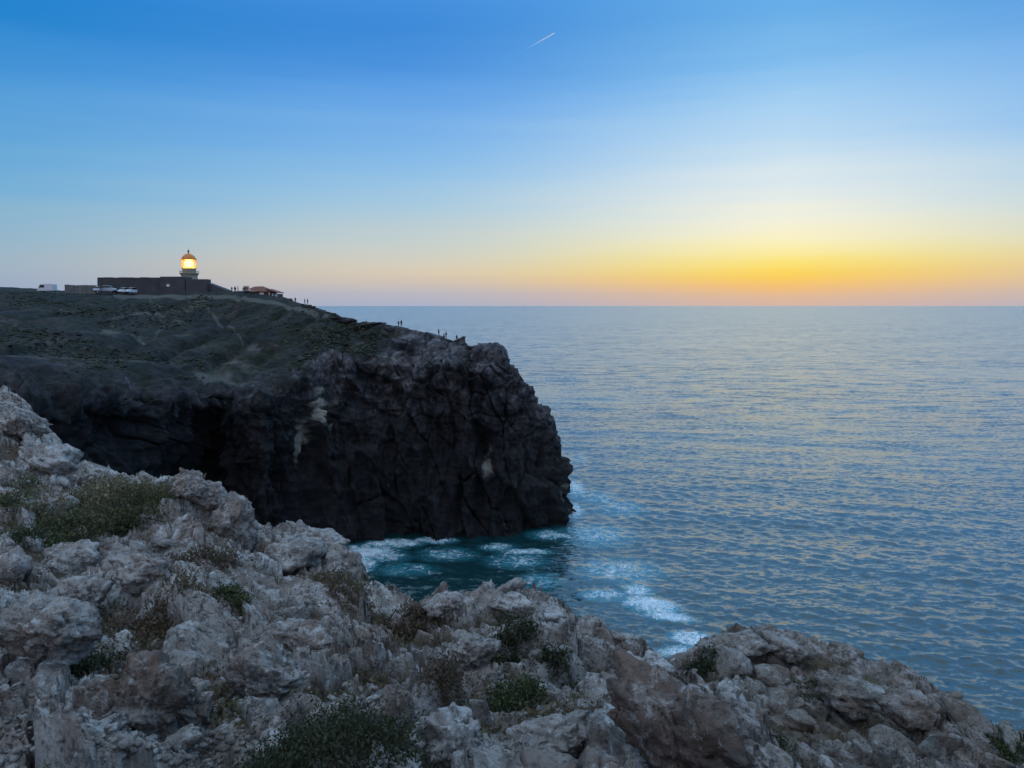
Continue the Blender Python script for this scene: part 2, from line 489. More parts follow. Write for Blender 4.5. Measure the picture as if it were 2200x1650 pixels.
M['car_silver'] = plain('silver_car_paint', (0.50, 0.54, 0.58), 0.28, 0.03, Metallic=0.35)
M['car_dark'] = plain('dark_car_paint', (0.03, 0.032, 0.036), 0.25, 0.05)
M['lamp_glass'] = plain('headlamp_glass', (0.82, 0.82, 0.80), 0.15, 0.02)
M['skin'] = plain('skin', (0.35, 0.22, 0.16), 0.6)
M['hair'] = plain('hair', (0.02, 0.015, 0.012), 0.6)
M['foil'] = plain('contrail_ice', (0.9, 0.9, 0.9), 1.0, 0.02)

# ------------------------------------------------------------------ sea
def build_sea():
    rs = np.random.RandomState(5)
    az = np.concatenate([np.radians(np.linspace(-180, -44, 24)[:-1]), np.radians(np.linspace(-44, 44, 700)), np.radians(np.linspace(44, 180, 24)[1:])])
    # rows: even steps in the angle below the horizon, from the horizon to the foot of the cliffs
    ang = np.concatenate([np.radians(np.geomspace(0.02, 0.5, 26)), np.radians(np.linspace(0.53, 30, 410)[0:]), np.radians([34, 45, 60])])
    r = CAM_H / np.tan(ang)
    R, A = np.meshgrid(r, az, indexing='ij')
    X = (R * np.sin(A)).ravel(); Y = (R * np.cos(A)).ravel(); Rf = R.ravel()
    dr = np.abs(np.gradient(r)); spacing = np.repeat(np.maximum(dr, r * 0.002), len(az))
    Z = np.zeros_like(X); DX = np.zeros_like(X); DY = np.zeros_like(X)
    sel = Rf < 5000
    x, y, sp = X[sel], Y[sel], spacing[sel]
    z = np.zeros_like(x); ddx = np.zeros_like(x); ddy = np.zeros_like(x)
    wind = math.radians(258)
    gust = 0.75 + 0.5 * fbm(np.stack([x / 90, y / 90, 0 * x], 1), 3)
    for i in range(105):
        lam = 1.5 + 13 * rs.uniform(0, 1) ** 3.2
        if i >= 95: lam = rs.uniform(18, 46)               # a long low swell under the chop
        th = wind + rs.normal(0, 0.6 if lam < 9 else 0.28)
        k = 2 * math.pi / lam; ph = rs.uniform(0, 6.28)
        a = 0.0085 * lam ** 0.72 * (1.0 if lam < 6 else 0.55)
        f = sstep(lam / sp, 1.6, 3.4) * a * gust
        arg = k * (x * math.cos(th) + y * math.sin(th)) + ph
        s, c = np.sin(arg), np.cos(arg)
        z += f * s; ddx += f * c * math.cos(th); ddy += f * c * math.sin(th)
    lod = np.ones_like(X); lod[sel] = sstep(Rf[sel], 150, 500)
    Z[sel] = z; X2 = X.copy(); Y2 = Y.copy()
    X2[sel] += 0.9 * ddx; Y2[sel] += 0.9 * ddy
    V = np.stack([X2, Y2, Z], 1)
    # foam: along the foot of the headland, in the cove, and two loose patches
    foam = np.zeros_like(X)
    def blob(px, py, rx, ry, v, rot=0.0):
        q = at(px, py, 1.0) - np.array((0, 0, CAM_H)); D = -CAM_H / q[2] * 1.0
        cx, cy = q[0] * D, D
        ax, ay = X - cx, Y - cy
        u = ax * math.cos(rot) + ay * math.sin(rot); w = -ax * math.sin(rot) + ay * math.cos(rot)
        np.maximum(foam, (v + 0.07) * np.exp(-((u / rx) ** 2 + (w / ry) ** 2)), out=foam)
    blob(785, 1188, 10, 9, 0.66); blob(850, 1166, 9, 5, 0.66); blob(760, 1215, 7, 9, 0.62); blob(830, 1195, 9, 8, 0.48)
    blob(930, 1160, 8, 4, 0.54); blob(1070, 1174, 7, 5, 0.48); blob(1130, 1184, 10, 4, 0.52); blob(1180, 1150, 8, 5, 0.50)
    blob(960, 1190, 12, 9, 0.42); blob(1110, 1205, 12, 9, 0.44); blob(870, 1225, 12, 7, 0.40); blob(1160, 1250, 8, 10, 0.40)
    blob(1226, 1095, 5, 12, 0.64); blob(1236, 1050, 5, 18, 0.50); blob(1285, 1070, 12, 18, 0.38); blob(1245, 985, 7, 20, 0.34); blob(1330, 1090, 14, 16, 0.40)
    blob(1370, 1270, 4.5, 5, 0.54, 0.4); blob(1400, 1300, 7.5, 5, 0.66, -0.5); blob(1435, 1325, 6.5, 3.2, 0.64, -0.3); blob(1490, 1372, 6, 4, 0.60, -0.4)
    blob(1300, 1280, 8, 5, 0.48); blob(1330, 1225, 16, 14, 0.42); blob(1280, 1150, 16, 16, 0.42); blob(1460, 1400, 6, 4, 0.5)
    blob(1960, 1530, 4, 6, 0.46); blob(2060, 1560, 5, 5, 0.44)
    V[:, 2] += np.clip(foam - 0.3, 0, 1) * (0.3 + fbm(np.stack([X, Y, 0 * X], 1) / 2.2, 3)) * 2.2
    me = mesh_np('sea', V, grid_faces(len(r), len(az)), M['sea'])
    attr(me, 'foam', foam); attr(me, 'lod', lod)
    return tag(link('sea', me), kind='structure')
sea = build_sea()

# ------------------------------------------------------------------ headland
def build_headland():
    st = []
    def S(ridge, lip, mid, base, back='plateau'):
        rp = at(*ridge); lp = at(*lip)
        bp = at_z(base[0], base[1], 0.0); mz = mid[2] if len(mid) > 2 else lp[2] * 0.5
        mp = at_z(mid[0], mid[1], mz)
        if back == 'plateau':
            b0 = rp + np.array((-0.25 * 95, 95, -64 - 2)); b0[2] = -5; b1 = rp + np.array((-0.25 * 70, 70, -3.0))
        else:
            b0 = rp + np.array((-6, 34, 0)); b0[2] = -5; b1 = rp + np.array((-3, 14, -4.5))
        s1 = rp + (lp - rp) * 0.30 + np.array((0, 0, 0.6)); s2 = rp + (lp - rp) * 0.66 + np.array((0, 0, 1.2))
        q = lp + (mp - lp) * 0.45 + np.array((0, -1.0, 1.0))
        bu = bp + np.array((0, -0.5, -5))
        st.append([b0, b1, rp, s1, s2, lp, q, mp, bp, bu])
    S((-620, 590, 275), (-620, 850, 100), (-620, 96), (-620, 90))
    S((-250, 608, 266), (-250, 830, 110), (-250, 107), (-250, 100))
    S((-100, 616, 261), (-100, 815, 117), (-100, 115), (-100, 108))
    S((0, 621, 260), (0, 818, 122), (10, 120), (15, 112))
    S((110, 629, 262), (130, 834, 128), (140, 127), (150, 118))
    S((230, 632, 266), (270, 838, 142), (280, 143), (285, 133))
    S((350, 632, 268), (395, 852, 156), (400, 165), (405, 153))
    S((450, 628, 264), (478, 846, 166), (470, 177), (475, 162))
    S((520, 627, 254), (560, 862, 169), (565, 166), (560, 161))
    S((600, 641, 244), (640, 815, 178), (640, 173), (640, 166))
    S((645, 652, 236), (690, 778, 186), (690, 180), (690, 173), 'sea')
    S((700, 667, 226), (755, 775, 189), (760, 184), (765, 176), 'sea')
    S((760, 689, 218), (830, 780, 190), (840, 186), (845, 182), 'sea')
    S((850, 700, 209), (900, 778, 190), (920, 185), (925, 182), 'sea')
    S((930, 719, 202), (965, 775, 189), (1000, 185), (1015, 181), 'sea')
    S((990, 737, 196), (1025, 778, 188), (1075, 185), (1090, 183), 'sea')
    S((1040, 747, 191), (1075, 790, 188), (1135, 187), (1160, 187), 'sea')
    S((1082, 752, 192), (1142, 858, 193), (1196, 195, 19.0), (1212, 197), 'sea')
    S((1062, 752, 204), (1128, 880, 206), (1182, 208, 19.0), (1205, 210), 'sea')
    S((1000, 745, 222), (1050, 880, 234), (1080, 238, 17.0), (1090, 243), 'sea')
    S((930, 740, 240), (950, 850, 262), (960, 266, 15.0), (965, 272), 'sea')
    G = np.array(st)                                     # stations x rows x 3
    pxw = [10, 20, 30, 40, 46, 46, 44, 42, 42, 42, 38, 40, 40, 40, 38, 36, 40, 50, 24, 16]
    cw = [int(c * 1.0) for c in pxw]
    G = catmull(G, cw)                                    # along the coast
    rows = [3, 10, 56, 52, 60, 46, 64, 62, 5]
    G = catmull(np.swapaxes(G, 0, 1), rows)               # rows x cols x 3
    nr, nc = G.shape[:2]
    k = np.concatenate([i + np.arange(c) / c for i, c in enumerate(rows)] + [[9.0]])
    K = np.repeat(k, nc)
    du = np.gradient(G, axis=1); dv = np.gradient(G, axis=0)
    N = np.cross(du, dv); N /= np.linalg.norm(N, axis=2)[:, :, None] + 1e-9
    P = G.reshape(-1, 3); N = N.reshape(-1, 3)
    ctr = np.array((-40, 230, 20.0))
    if np.mean(np.sum(N * (P - ctr), 1)) < 0: N = -N
    px, py, _ = project(P)
    face = sstep(K, 4.5, 5.3)
    keep = 0.22 + 0.78 * sstep(K, 2.0, 3.2)               # leave the skyline in place
    keep = np.maximum(keep, 0.6 * sstep(px, 960, 1030))
    d = fbm(P / 17.0, 4) * (1.0 + 1.6 * face) * keep
    butt = ridged(P * np.array((0.11, 0.11, 0.035)) + 3.1, 4)           # buttresses and gullies
    d += (butt - 0.42) * 5.6 * face
    d += (ridged(P * np.array((0.30, 0.30, 0.07)) + 13.1, 3) - 0.42) * 1.7 * face
    tz = P[:, 2] + 0.22 * P[:, 0] + 3.0 * fbm(P / 11.0, 3)
    led = fbm(np.stack([P[:, 0] * 0.03, P[:, 1] * 0.03, tz * 0.45], 1), 3)
    d += led * (0.55 * face + 0.4) * keep
    ph, pe, pr = blocks(P[:, 0] + 0.15 * P[:, 2] + 1.5 * fbm(P / 9.0 + 8, 2), P[:, 2] * 0.42 + 0.25 * P[:, 0], 5.2, 77, 2.6, 0.55, 0.07, 0.9)   # planes between steep joints
    d += ph * face * 0.9
    d += fbm(P / 4.2 + 5, 4, 0.55) * (0.8 + 0.25 * face) * (0.35 + 0.65 * keep)
    d += (ridged(P / 2.1, 3) - 0.4) * (0.28 + 0.2 * face) * (0.5 + 0.5 * keep)
    x1, y1 = P[:, 0] * 1.0, P[:, 1] + P[:, 2] * 0.8
    crag = sstep(K, 2.0, 2.6) * (1 - sstep(K, 6.0, 7.2)) * sstep(px, 640, 800)
    bh, be, br = blocks(P[:, 0] + 0.6 * P[:, 2] * 0.3 + fbm(P / 5, 2) * 2, P[:, 1] * 0.5 + P[:, 2] * 0.9, 4.6, 31, 1.7, 0.35, 0.22, 0.5)
    d += bh * (0.18 + 0.9 * crag) * keep
    # hollows: the dark cave in the inner wall and an overhang below the crest
    def dent(qx, qy, rx, ry, amt):
        return -amt * np.exp(-(((px - qx) / rx) ** 2 + ((py - qy) / ry) ** 2)) * sstep(K, 4.6, 5.2)
    d += dent(440, 950, 60, 90, 2.5) + dent(860, 850, 90, 55, 3.0) + dent(640, 1060, 50, 120, 6.0) + dent(1030, 1110, 18, 70, 3.0) + dent(250, 930, 40, 60, 3.5)
    # grooves running down the scrub slope
    gr = ridged(np.stack([P[:, 0] * 0.045 + 0.2 * fbm(P / 20, 2), P[:, 1] * 0.012, P[:, 2] * 0.0], 1) + 7, 2)
    d -= sstep(gr, 0.55, 0.95) * 2.0 * (1 - face) * keep
    V = P + N * d[:, None]
    under = P[:, 2] < -3.5
    V[under] = P[under]
    n1 = fbm(P / 26.0 + 2, 4); n2 = fbm(P / 7.0, 4)
    veg = (1 - sstep(K + 0.9 * n2 + 0.7 * n1, 4.5, 5.2)) * sstep(0.55 + n1 + 0.5 * n2 - sstep(px, 780, 960) * 0.85, 0.05, 0.45)
    veg *= (1 - sstep(px, 930, 1010))
    crest = (1 - sstep(K + 1.1 * n2, 5.4, 7.0)) * (0.25 + 0.75 * sstep(px, 560, 760)) * sstep(n2 + 0.35, 0.0, 0.5)
    crest = np.maximum(crest, sstep(px, 1040, 1120) * 0.35 * (1 - sstep(K, 6.5, 8.0)))
    pale = np.zeros(len(P))
    def stain(qx, qy, rx, ry, v):
        g = np.exp(-(((px - qx) / rx) ** 2 + ((py - qy) / ry) ** 2))
        np.maximum(pale, v * sstep(g + 0.6 * n2 + 0.7 * fbm(P / 1.6, 4, 0.6), 0.40, 0.85), out=pale)
    stain(684, 874, 18, 36, 0.75); stain(668, 950, 13, 52, 0.42); stain(708, 920, 8, 18, 0.34); stain(690, 840, 10, 12, 0.45)
    stain(1047, 1003, 14, 32, 0.42); stain(1195, 1060, 6, 26, 0.22)
    bare = sstep(fbm(P * np.array((0.05, 0.03, 0.05)) + 60, 5, 0.6) + 0.25 * n2, 0.20, 0.42) * 0.16 * (1 - face)
    np.maximum(pale, bare, out=pale)
    def track(pts, wd, v):                                # worn paths across the slope
        for (ax, ay), (bx, by) in zip(pts[:-1], pts[1:]):
            tt = np.clip(((px - ax) * (bx - ax) + (py - ay) * (by - ay)) / ((bx - ax) ** 2 + (by - ay) ** 2), 0, 1)
            dd = np.hypot(px - (ax + tt * (bx - ax)), (py - (ay + tt * (by - ay))) * 1.3) + 4 * n2
            np.maximum(pale, v * (1 - sstep(dd, wd * 0.4, wd)) * (1 - face), out=pale)
    track([(438, 642), (450, 668), (470, 690), (500, 704), (520, 728)], 4, 0.10)
    track([(320, 640), (338, 668), (352, 700), (330, 725)], 4, 0.08)
    track([(0, 762), (90, 766), (200, 770), (330, 782)], 4, 0.10)
    track([(250, 634), (420, 637), (520, 640), (600, 652), (700, 678)], 8, 0.16)
    pale *= sstep(K, 2.02, 2.10)
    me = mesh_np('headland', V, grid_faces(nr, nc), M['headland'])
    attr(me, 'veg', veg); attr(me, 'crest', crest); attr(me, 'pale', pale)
    o = tag(link('headland', me), kind='structure')
    return o, V.reshape(nr, nc, 3), k
headland, HV, HK = build_headland()
HP = HV.reshape(-1, 3)
_hr = np.repeat(HK, HV.shape[1])
HPX, HPY, HD = project(HP)

def head_top(px, Y):
    """height of the headland's upper surface in pixel column px, Y metres ahead"""
    s = (_hr < 5.0) & (_hr > 0.9)
    q = HP[s]; w = HPX[s]
    i = np.argmin(np.abs(w - px) * 0.15 + np.abs(q[:, 1] - Y))
    return q[i, 2]

def skyline(px):
    """the highest point of the headland on the picture in column px"""
    s = (np.abs(HPX - px) < 2.5) & (_hr > 1.97) & (_hr < 6)
    idx = np.where(s)[0]
    i = idx[np.argmin(HPY[idx])]
    return HP[i], HPY[i]

# ------------------------------------------------------------------ near rocks: the cliff top the camera stands on and a lower shelf
def near_sheet(name, cols, front, n_per, rows, seed, fine, edge_drop):
    st = []
    for px, inner, ridge in cols:
        dx = (px - 1100.0) / FPX
        nodes = []
        if front:
            nodes += [np.array((dx * 6.5, -6, CAM_H - 1.9)), np.array((dx * 3.6, 0.6, CAM_H - 1.75))]
        for py, Y in inner: nodes.append(at(px, py, Y))
        rp = at(px, *ridge); nodes.append(rp)
        rad = np.array((dx, 1, 0.0))
        nodes.append(rp + rad * edge_drop[0] + np.array((0, 0, -edge_drop[1])))
        q = rp + rad * 9; q[2] = rp[2] - 26; nodes.append(q)
        q = rp + rad * 17; q[2] = -4; nodes.append(q)
        st.append(nodes)
    G = np.array(st)
    cn = [max(3, int(round((cols[i + 1][0] - cols[i][0]) * n_per))) for i in range(len(cols) - 1)]
    cn = [c if -60 <= cols[i][0] <= 2230 or -60 <= cols[i + 1][0] <= 2230 else max(3, c // 5) for i, c in enumerate(cn)]
    G = catmull(G, cn)
    G = catmull(np.swapaxes(G, 0, 1), rows)
    nr, nc = G.shape[:2]
    P = G.reshape(-1, 3).copy()
    kk = np.concatenate([i + np.arange(c) / c for i, c in enumerate(rows)] + [[len(rows)]])
    K = np.repeat(kk, nc); kr = len(rows) - 3
    px, py, dep = project(P)
    edge = sstep(K, kr - 0.7, kr - 0.05)                    # close to the skyline of the sheet
    w = np.stack([fbm(P / 1.6 + 3, 3), fbm(P / 1.6 + 40, 3)], 1)
    wx = P[:, 0] + w[:, 0] * 0.32 + 0.25 * P[:, 2]; wy = P[:, 1] + w[:, 1] * 0.32
    ca, sa = math.cos(0.6), math.sin(0.6)
    rx = wx * ca - wy * sa; ry = (wx * sa + wy * ca) * 1.9
    b1, e1, r1 = blocks(rx, ry, 1.9, seed, 0.42, 0.48, 0.10, 0.24)
    b2, e2, r2 = blocks(rx + 0.3 * b1, ry, 0.66, seed + 1, 0.20, 0.50, 0.13, 0.10)
    b3, e3, r3 = blocks(rx + 0.2 * b2, ry, 0.23, seed + 2, 0.08, 0.50, 0.18, 0.035)
    patch = fbm(P / 3.4 + 11, 3)
    rough = 0.55 + 0.45 * sstep(patch, -0.3, 0.3)
    h = b1 * (0.85 - 0.35 * edge) + b2 * rough + b3 * rough * 0.9
    h += fbm(P / 1.1 + 9, 5, 0.55) * 0.12 + (ridged(P / 0.55, 4, 0.55) - 0.4) * 0.06 * rough
    bed = (P[:, 2] + h + 0.52 * P[:, 0] - 0.15 * P[:, 1] + 0.10 * fbm(P / 1.5 + 50, 3)) / 0.30      # bedding planes stand out as small ledges
    fl = np.floor(bed); fr_ = bed - fl
    h += (fl + sstep(fr_, 0.62, 0.98) - bed) * 0.30 * 0.75 * sstep(fbm(P / 4.0 + 70, 2), -0.25, 0.1)
    h += fbm(P / 0.22, 3) * 0.025 * fine
    low = sstep(-(b1 * 0.9 + b2 * 0.8), -0.12, 0.22)
    soil = np.clip(low * sstep(patch + 0.35 * fbm(P / 0.8, 3), -0.24, 0.16) * 1.3, 0, 1) * (1 - 0.5 * edge)
    h = h * (1 - 0.55 * soil) - 0.05 * soil
    near = 1 - sstep(np.hypot(P[:, 0], P[:, 1]), 1.5, 4.0)
    h *= 1 - 0.85 * near
    past = sstep(K, kr + 0.02, kr + 1.0)
    side = np.stack([fbm(P / 0.9 + 21, 4), fbm(P / 0.9 + 33, 4)], 1) * 0.16
    V = P.copy()
    V[:, 2] += h * (1 - 0.3 * past) + past * 0.0
    V[:, :2] += side * (1 - near)[:, None]
    V[:, :2] += (past * fbm(P / 3.0, 4) * 1.5)[:, None]
    if not front: soil = np.clip(soil + 0.55 * sstep(fbm(P / 2.0 + 90, 4), -0.3, 0.25), 0, 0.9)      # the lower shelf is browner, earth-stained rock
    me = mesh_np(name, V, grid_faces(nr, nc), M['limestone'])
    attr(me, 'soil', soil)
    o = tag(link(name, me), kind='structure')
    return o, V, soil, K, kr, nr, nc

def lerp_cols(cols, fr):
    return cols
F4 = lambda b, pts, ridge: (b, pts, ridge)
A_cols = []
for px, ridge, mid in [
    (-900, (700, 36), None), (-350, (780, 35), None), (-120, (815, 34.5), None), (0, (838, 34), None), (50, (862, 33), None), (90, (915, 31), None),
    (130, (952, 30), None), (175, (996, 28), None), (230, (1012, 27), None), (300, (1028, 26), None), (370, (1032, 25), None), (420, (1030, 24.5), None),
    (470, (1075, 24), None), (525, (1125, 23.5), None), (590, (1140, 24), None), (650, (1132, 24), None), (695, (1152, 23.5), None), (735, (1185, 22.5), None),
    (765, (1235, 21), None), (800, (1264, 19.5), None), (850, (1288, 18), None), (900, (1303, 17), None), (960, (1293, 17), None), (1020, (1283, 17.2), None),
    (1090, (1284, 17.2), None), (1150, (1292, 17), None), (1210, (1303, 16.6), None), (1245, (1345, 15.5), None), (1310, (1356, 15), None), (1375, (1372, 14.2), None),
    (1440, (1438, 12.4), None), (1485, (1480, 11.2), None), (1550, (1540, 9.8), None), (1620, (1602, 8.6), None), (1690, (1665, 7.6), None), (1800, (1770, 6.6), None),
    (2000, (1900, 5.8), None), (2230, (2040, 5.0), None), (2700, (2250, 4.2), None), (3200, (2400, 3.6), None)]:
    rpy, rY = ridge
    bpy_, bY = max(1670, rpy + 120), 5.6
    if rY < 7.5: bY = rY * 0.72
    fr = [(0.0, 0.0), (0.30, 0.115), (0.56, 0.30), (0.80, 0.60)]
    A_cols.append((px, [(bpy_ + (rpy - bpy_) * a, bY + (rY - bY) * b) for a, b in fr], (rpy, rY)))
ground, AV, Asoil, AK, Akr, Anr, Anc = near_sheet('rocky_ground', A_cols, True, 0.37, [8, 20, 108, 98, 92, 86, 24, 8, 4], 3, 1.0, (2.0, 5.0))

B_cols = []
for px, ridge in [(1330, (1470, 24)), (1420, (1445, 24.5)), (1480, (1408, 25)), (1520, (1372, 25)), (1560, (1358, 25.5)), (1610, (1356, 25.5)), (1665, (1364, 25)), (1730, (1382, 24.5)), (1800, (1402, 23.8)),
                  (1870, (1424, 23)), (1940, (1448, 22.3)), (1990, (1484, 21.4)), (2040, (1530, 20.2)), (2090, (1568, 19.4)), (2150, (1585, 19)), (2230, (1597, 18.6)), (2420, (1650, 18)), (2900, (1780, 16))]:
    rpy, rY = ridge
    bpy_, bY = max(1820, rpy + 100), 11.5
    fr = [(0.0, 0.0), (0.36, 0.20), (0.62, 0.44), (0.83, 0.72)]
    B_cols.append((px, [(bpy_ + (rpy - bpy_) * a, bY + (rY - bY) * b) for a, b in fr], (rpy, rY)))
shelf, BV, Bsoil, BK, Bkr, Bnr, Bnc = near_sheet('lower_rock_shelf', B_cols, False, 0.40, [30, 66, 60, 56, 20, 8, 4], 23, 0.4, (2.5, 6.0))

# ------------------------------------------------------------------ boulders
_ico = {}
def ico(sub):
    if sub not in _ico:
        bm = bmesh.new(); bmesh.ops.create_icosphere(bm, subdivisions=sub, radius=1.0)
        v = np.array([tuple(x.co) for x in bm.verts]); f = np.array([[w.index for w in x.verts] for x in bm.faces]); bm.free()
        _ico[sub] = (v, f)
    return _ico[sub]

def rock_mesh(name, seed, sub=4, shape=(1, 1, 1), mat=None, planes=20, sharp=26, crag=0.10, soil=0.0):
    rs = np.random.RandomState(seed)
    d, f = ico(sub)
    n = rs.normal(size=(planes, 3)); n /= np.linalg.norm(n, axis=1)[:, None]
    k = rs.uniform(0.62, 1.0, planes)
    q = np.maximum(d @ n.T / k, 0.02)
    r = np.minimum((q ** sharp).sum(1) ** (-1.0 / sharp), 1.5)
    P = d * r[:, None]
    o = seed * 3.7
    e = fbm(P * 1.3 + o, 3) * 0.16 + (ridged(P * 2.4 + o, 4, 0.55) - 0.42) * crag * 2 + fbm(P * 6 + o, 4, 0.6) * crag * 0.8
    bh, be, br = blocks(P[:, 0] + 0.4 * P[:, 2], P[:, 1] * 0.6 + P[:, 2], 0.52, seed, 0.16, 0.3, 0.12, 0.08)
    b2, _, _ = blocks(P[:, 0] + 0.7 * P[:, 2], P[:, 1] - 0.5 * P[:, 2], 0.21, seed + 5, 0.07, 0.3, 0.16, 0.03)
    P = P + d * (e + bh + b2)[:, None]
    P = P * np.array(shape)
    me = mesh_np(name, P, f, mat or M['limestone'])
    attr(me, 'soil', np.full(len(P), soil))
    return me

def screen_pick(V, K, kmax, px, py):
    x, y, d = project(V)
    ok = (K < kmax) & (d > 2.0)
    idx = np.where(ok)[0]
    e = np.hypot(x[idx] - px, y[idx] - py)
    c = idx[e < max(7.0, e.min() + 1.5)]
    return V[c[np.argmin(d[c])]]

def hero(px, py, w, h, seed, label, roll=0.0, yaw=0.0, sub=5, depth=0.85, sheet='A', sink=0.28, parent=None, crag=0.10, name='boulder', thing=True, soil=0.0):
    V, K, kr = (AV, AK, Akr) if sheet == 'A' else (BV, BK, Bkr)
    base = screen_pick(V, K, kr + 0.15, px, py + h * 0.30)
    d = base[1] * CP - (base[2] - CAM_H) * SP
    sx = w / FPX * d * 0.5; sz = h / FPX * d * 0.56; sy = sx * depth
    me = rock_mesh(name, seed, sub, (sx, sy, sz), crag=crag, soil=soil)
    o = link(name, me, parent)
    up = at(px, py, base[1]); o.location = (up[0], base[1] + sy * 0.25, up[2] - sz * sink * 0.35)
    o.rotation_euler = (0, roll, yaw)
    if thing: tag(o, label, 'boulder')
    return o

outcrop = empty('rock_outcrop', tuple(screen_pick(AV, AK, Akr + 0.15, 450, 1110)))
tag(outcrop, 'row of pale jagged rock blocks on the ridge right of the large bush', 'rock')
_oi = Vector(outcrop.location)
for px, py, w, h, s, ro in [(402, 1040, 72, 66, 41, -0.3), (448, 1066, 78, 62, 42, 0.5), (492, 1112, 96, 108, 43, 0.25), (352, 1046, 66, 40, 44, 0.1), (462, 1050, 34, 30, 45, 0)]:
    o = hero(px, py, w, h, s, None, ro, 0.4, 5 if w > 70 else 4, parent=outcrop, crag=0.13, name='block', thing=False)
    o.location = Vector(o.location) - _oi

hero(402, 1542, 104, 108, 51, 'smooth boulder left of the dark green shrub at the bottom', 0.15, 0.3, 5, crag=0.05)
hero(968, 1598, 172, 140, 52, 'big rounded rough boulder right of the dark green shrub at the bottom', -0.1, 0.2, 5)
hero(664, 1634, 104, 64, 53, 'pale pointed stone at the bottom edge below the dark green shrub', 0.2, 0.0, 4)
hero(752, 1640, 92, 48, 54, 'flat pale stone at the bottom edge right of the pointed stone', 0.0, 0.5, 4)
hero(300, 1222, 132, 96, 55, 'rounded brownish boulder below the right end of the large bush', 0.25, 0.2, 5)
hero(140, 1198, 140, 70, 56, 'low wide boulder below the left end of the large bush', 0.1, 0.2, 4)
hero(16, 1216, 84, 98, 57, 'rounded boulder cut by the left edge of the picture', 0.0, 0.0, 4)
hero(178, 1272, 116, 74, 58, 'grey boulder between the low wide boulder and the cracked slab', -0.2, 0.3, 4)
hero(92, 1356, 230, 110, 59, 'broad cracked grey slab on the slope at the left edge', 0.42, 0.2, 5, 0.9)
hero(318, 1500, 190, 160, 60, 'largest weathered grey block above the smooth boulder', -0.15, 0.3, 5, 0.8, crag=0.13)
hero(566, 1458, 180, 96, 61, 'wide grey block behind the dark green shrub, with open joints', -0.1, -0.2, 5, 0.8, crag=0.13)
hero(1500, 1612, 400, 190, 62, 'long slanting slab along the near cliff edge on the right', 0.62, 0.0, 5, 0.6, crag=0.08)
hero(1200, 1600, 220, 110, 63, 'rough pale block left of the long slanting slab at the bottom', -0.2, 0.2, 5, 0.7, crag=0.14)
hero(40, 910, 110, 70, 64, 'pale lumpy rock high on the left ridge against the dark headland', 0.4, 0.2, 5)
hero(98, 988, 120, 66, 65, 'brown rock just below the left ridge above the large bush', 0.3, 0.1, 4)
hero(688, 1168, 130, 60, 66, 'hump of brownish rock on the ridge just left of the cove', 0.2, 0.1, 5)
hero(620, 1206, 140, 60, 67, 'flat layered brown rock below the ridge hump left of the cove', 0.1, 0.0, 4)
hero(738, 1212, 84, 86, 68, 'upright rock at the end of the ridge beside the cove water', 0.5, 0.0, 4)
hero(1004, 1402, 130, 80, 69, 'pale rock mound in the middle of the near ridge', -0.2, 0.1, 5, crag=0.13)
hero(1100, 1300, 120, 50, 70, 'pale low rock on the near ridge below the dark cove water', 0.1, 0.0, 4)
hero(950, 1302, 96, 44, 71, 'small pale rock on the near ridge beside the dry brown scrub', -0.1, 0.0, 4)
hero(640, 1364, 120, 60, 72, 'pale rock hump above the wide grey block', 0.3, 0.0, 4)
hero(1840, 1500, 170, 76, 73, 'wide grey-brown boulder in the middle of the lower shelf on the right', 0.2, 0.2, 4, sheet='B', soil=0.3)
hero(1965, 1525, 120, 84, 74, 'dark brown boulder near the right end of the lower shelf', 0.1, 0.3, 4, sheet='B', soil=0.35)
hero(1590, 1394, 170, 60, 75, 'grey rock on the skyline of the lower shelf nearest the foam', -0.1, 0.1, 4, sheet='B', soil=0.3)
hero(1700, 1400, 120, 56, 76, 'grey rock on the skyline in the middle of the lower shelf', 0.15, 0.1, 4, sheet='B', soil=0.3)

# loose rocks lying on the two sheets: pieces of the setting
variants = [rock_mesh('rock', 100 + i, 3, (1, random.uniform(0.6, 1.0), random.uniform(0.45, 0.85)), crag=0.09, sharp=12) for i in range(12)]
brown_variants = [rock_mesh('rock', 140 + i, 3, (1, random.uniform(0.6, 1.0), random.uniform(0.45, 0.85)), crag=0.09, sharp=12, soil=0.45) for i in range(12)]
def scatter_rocks(V, K, kr, parent, n, kmin, seed, s0, s1):
    rs = np.random.RandomState(seed)
    x, y, d = project(V)
    ok = np.where((K > kmin) & (K < kr - 0.03) & (x > -30) & (x < 2230) & (y > 820) & (y < 1690))[0]
    w = 1.0 / np.maximum(d[ok], 4) ** 0.2
    pick = rs.choice(ok, n, replace=False, p=w / w.sum())
    for j in pick:
        s = (s0 + (s1 - s0) * rs.uniform() ** 3) * (0.45 + d[j] / 22.0)
        o = link('rock', (variants if parent is ground else brown_variants)[rs.randint(len(variants))], parent)
        o.location = V[j] + np.array((0, 0, s * 0.12))
        o.rotation_euler = (rs.normal(0, 0.35), rs.normal(0, 0.35), rs.uniform(0, 6.28))
        o.scale = (s * rs.uniform(0.8, 1.35), s * rs.uniform(0.8, 1.2), s * rs.uniform(0.7, 1.1))
scatter_rocks(AV, AK, Akr, ground, 290, 2.02, 4, 0.06, 0.36)
scatter_rocks(BV, BK, Bkr, shelf, 60, 1.0, 8, 0.14, 0.5)

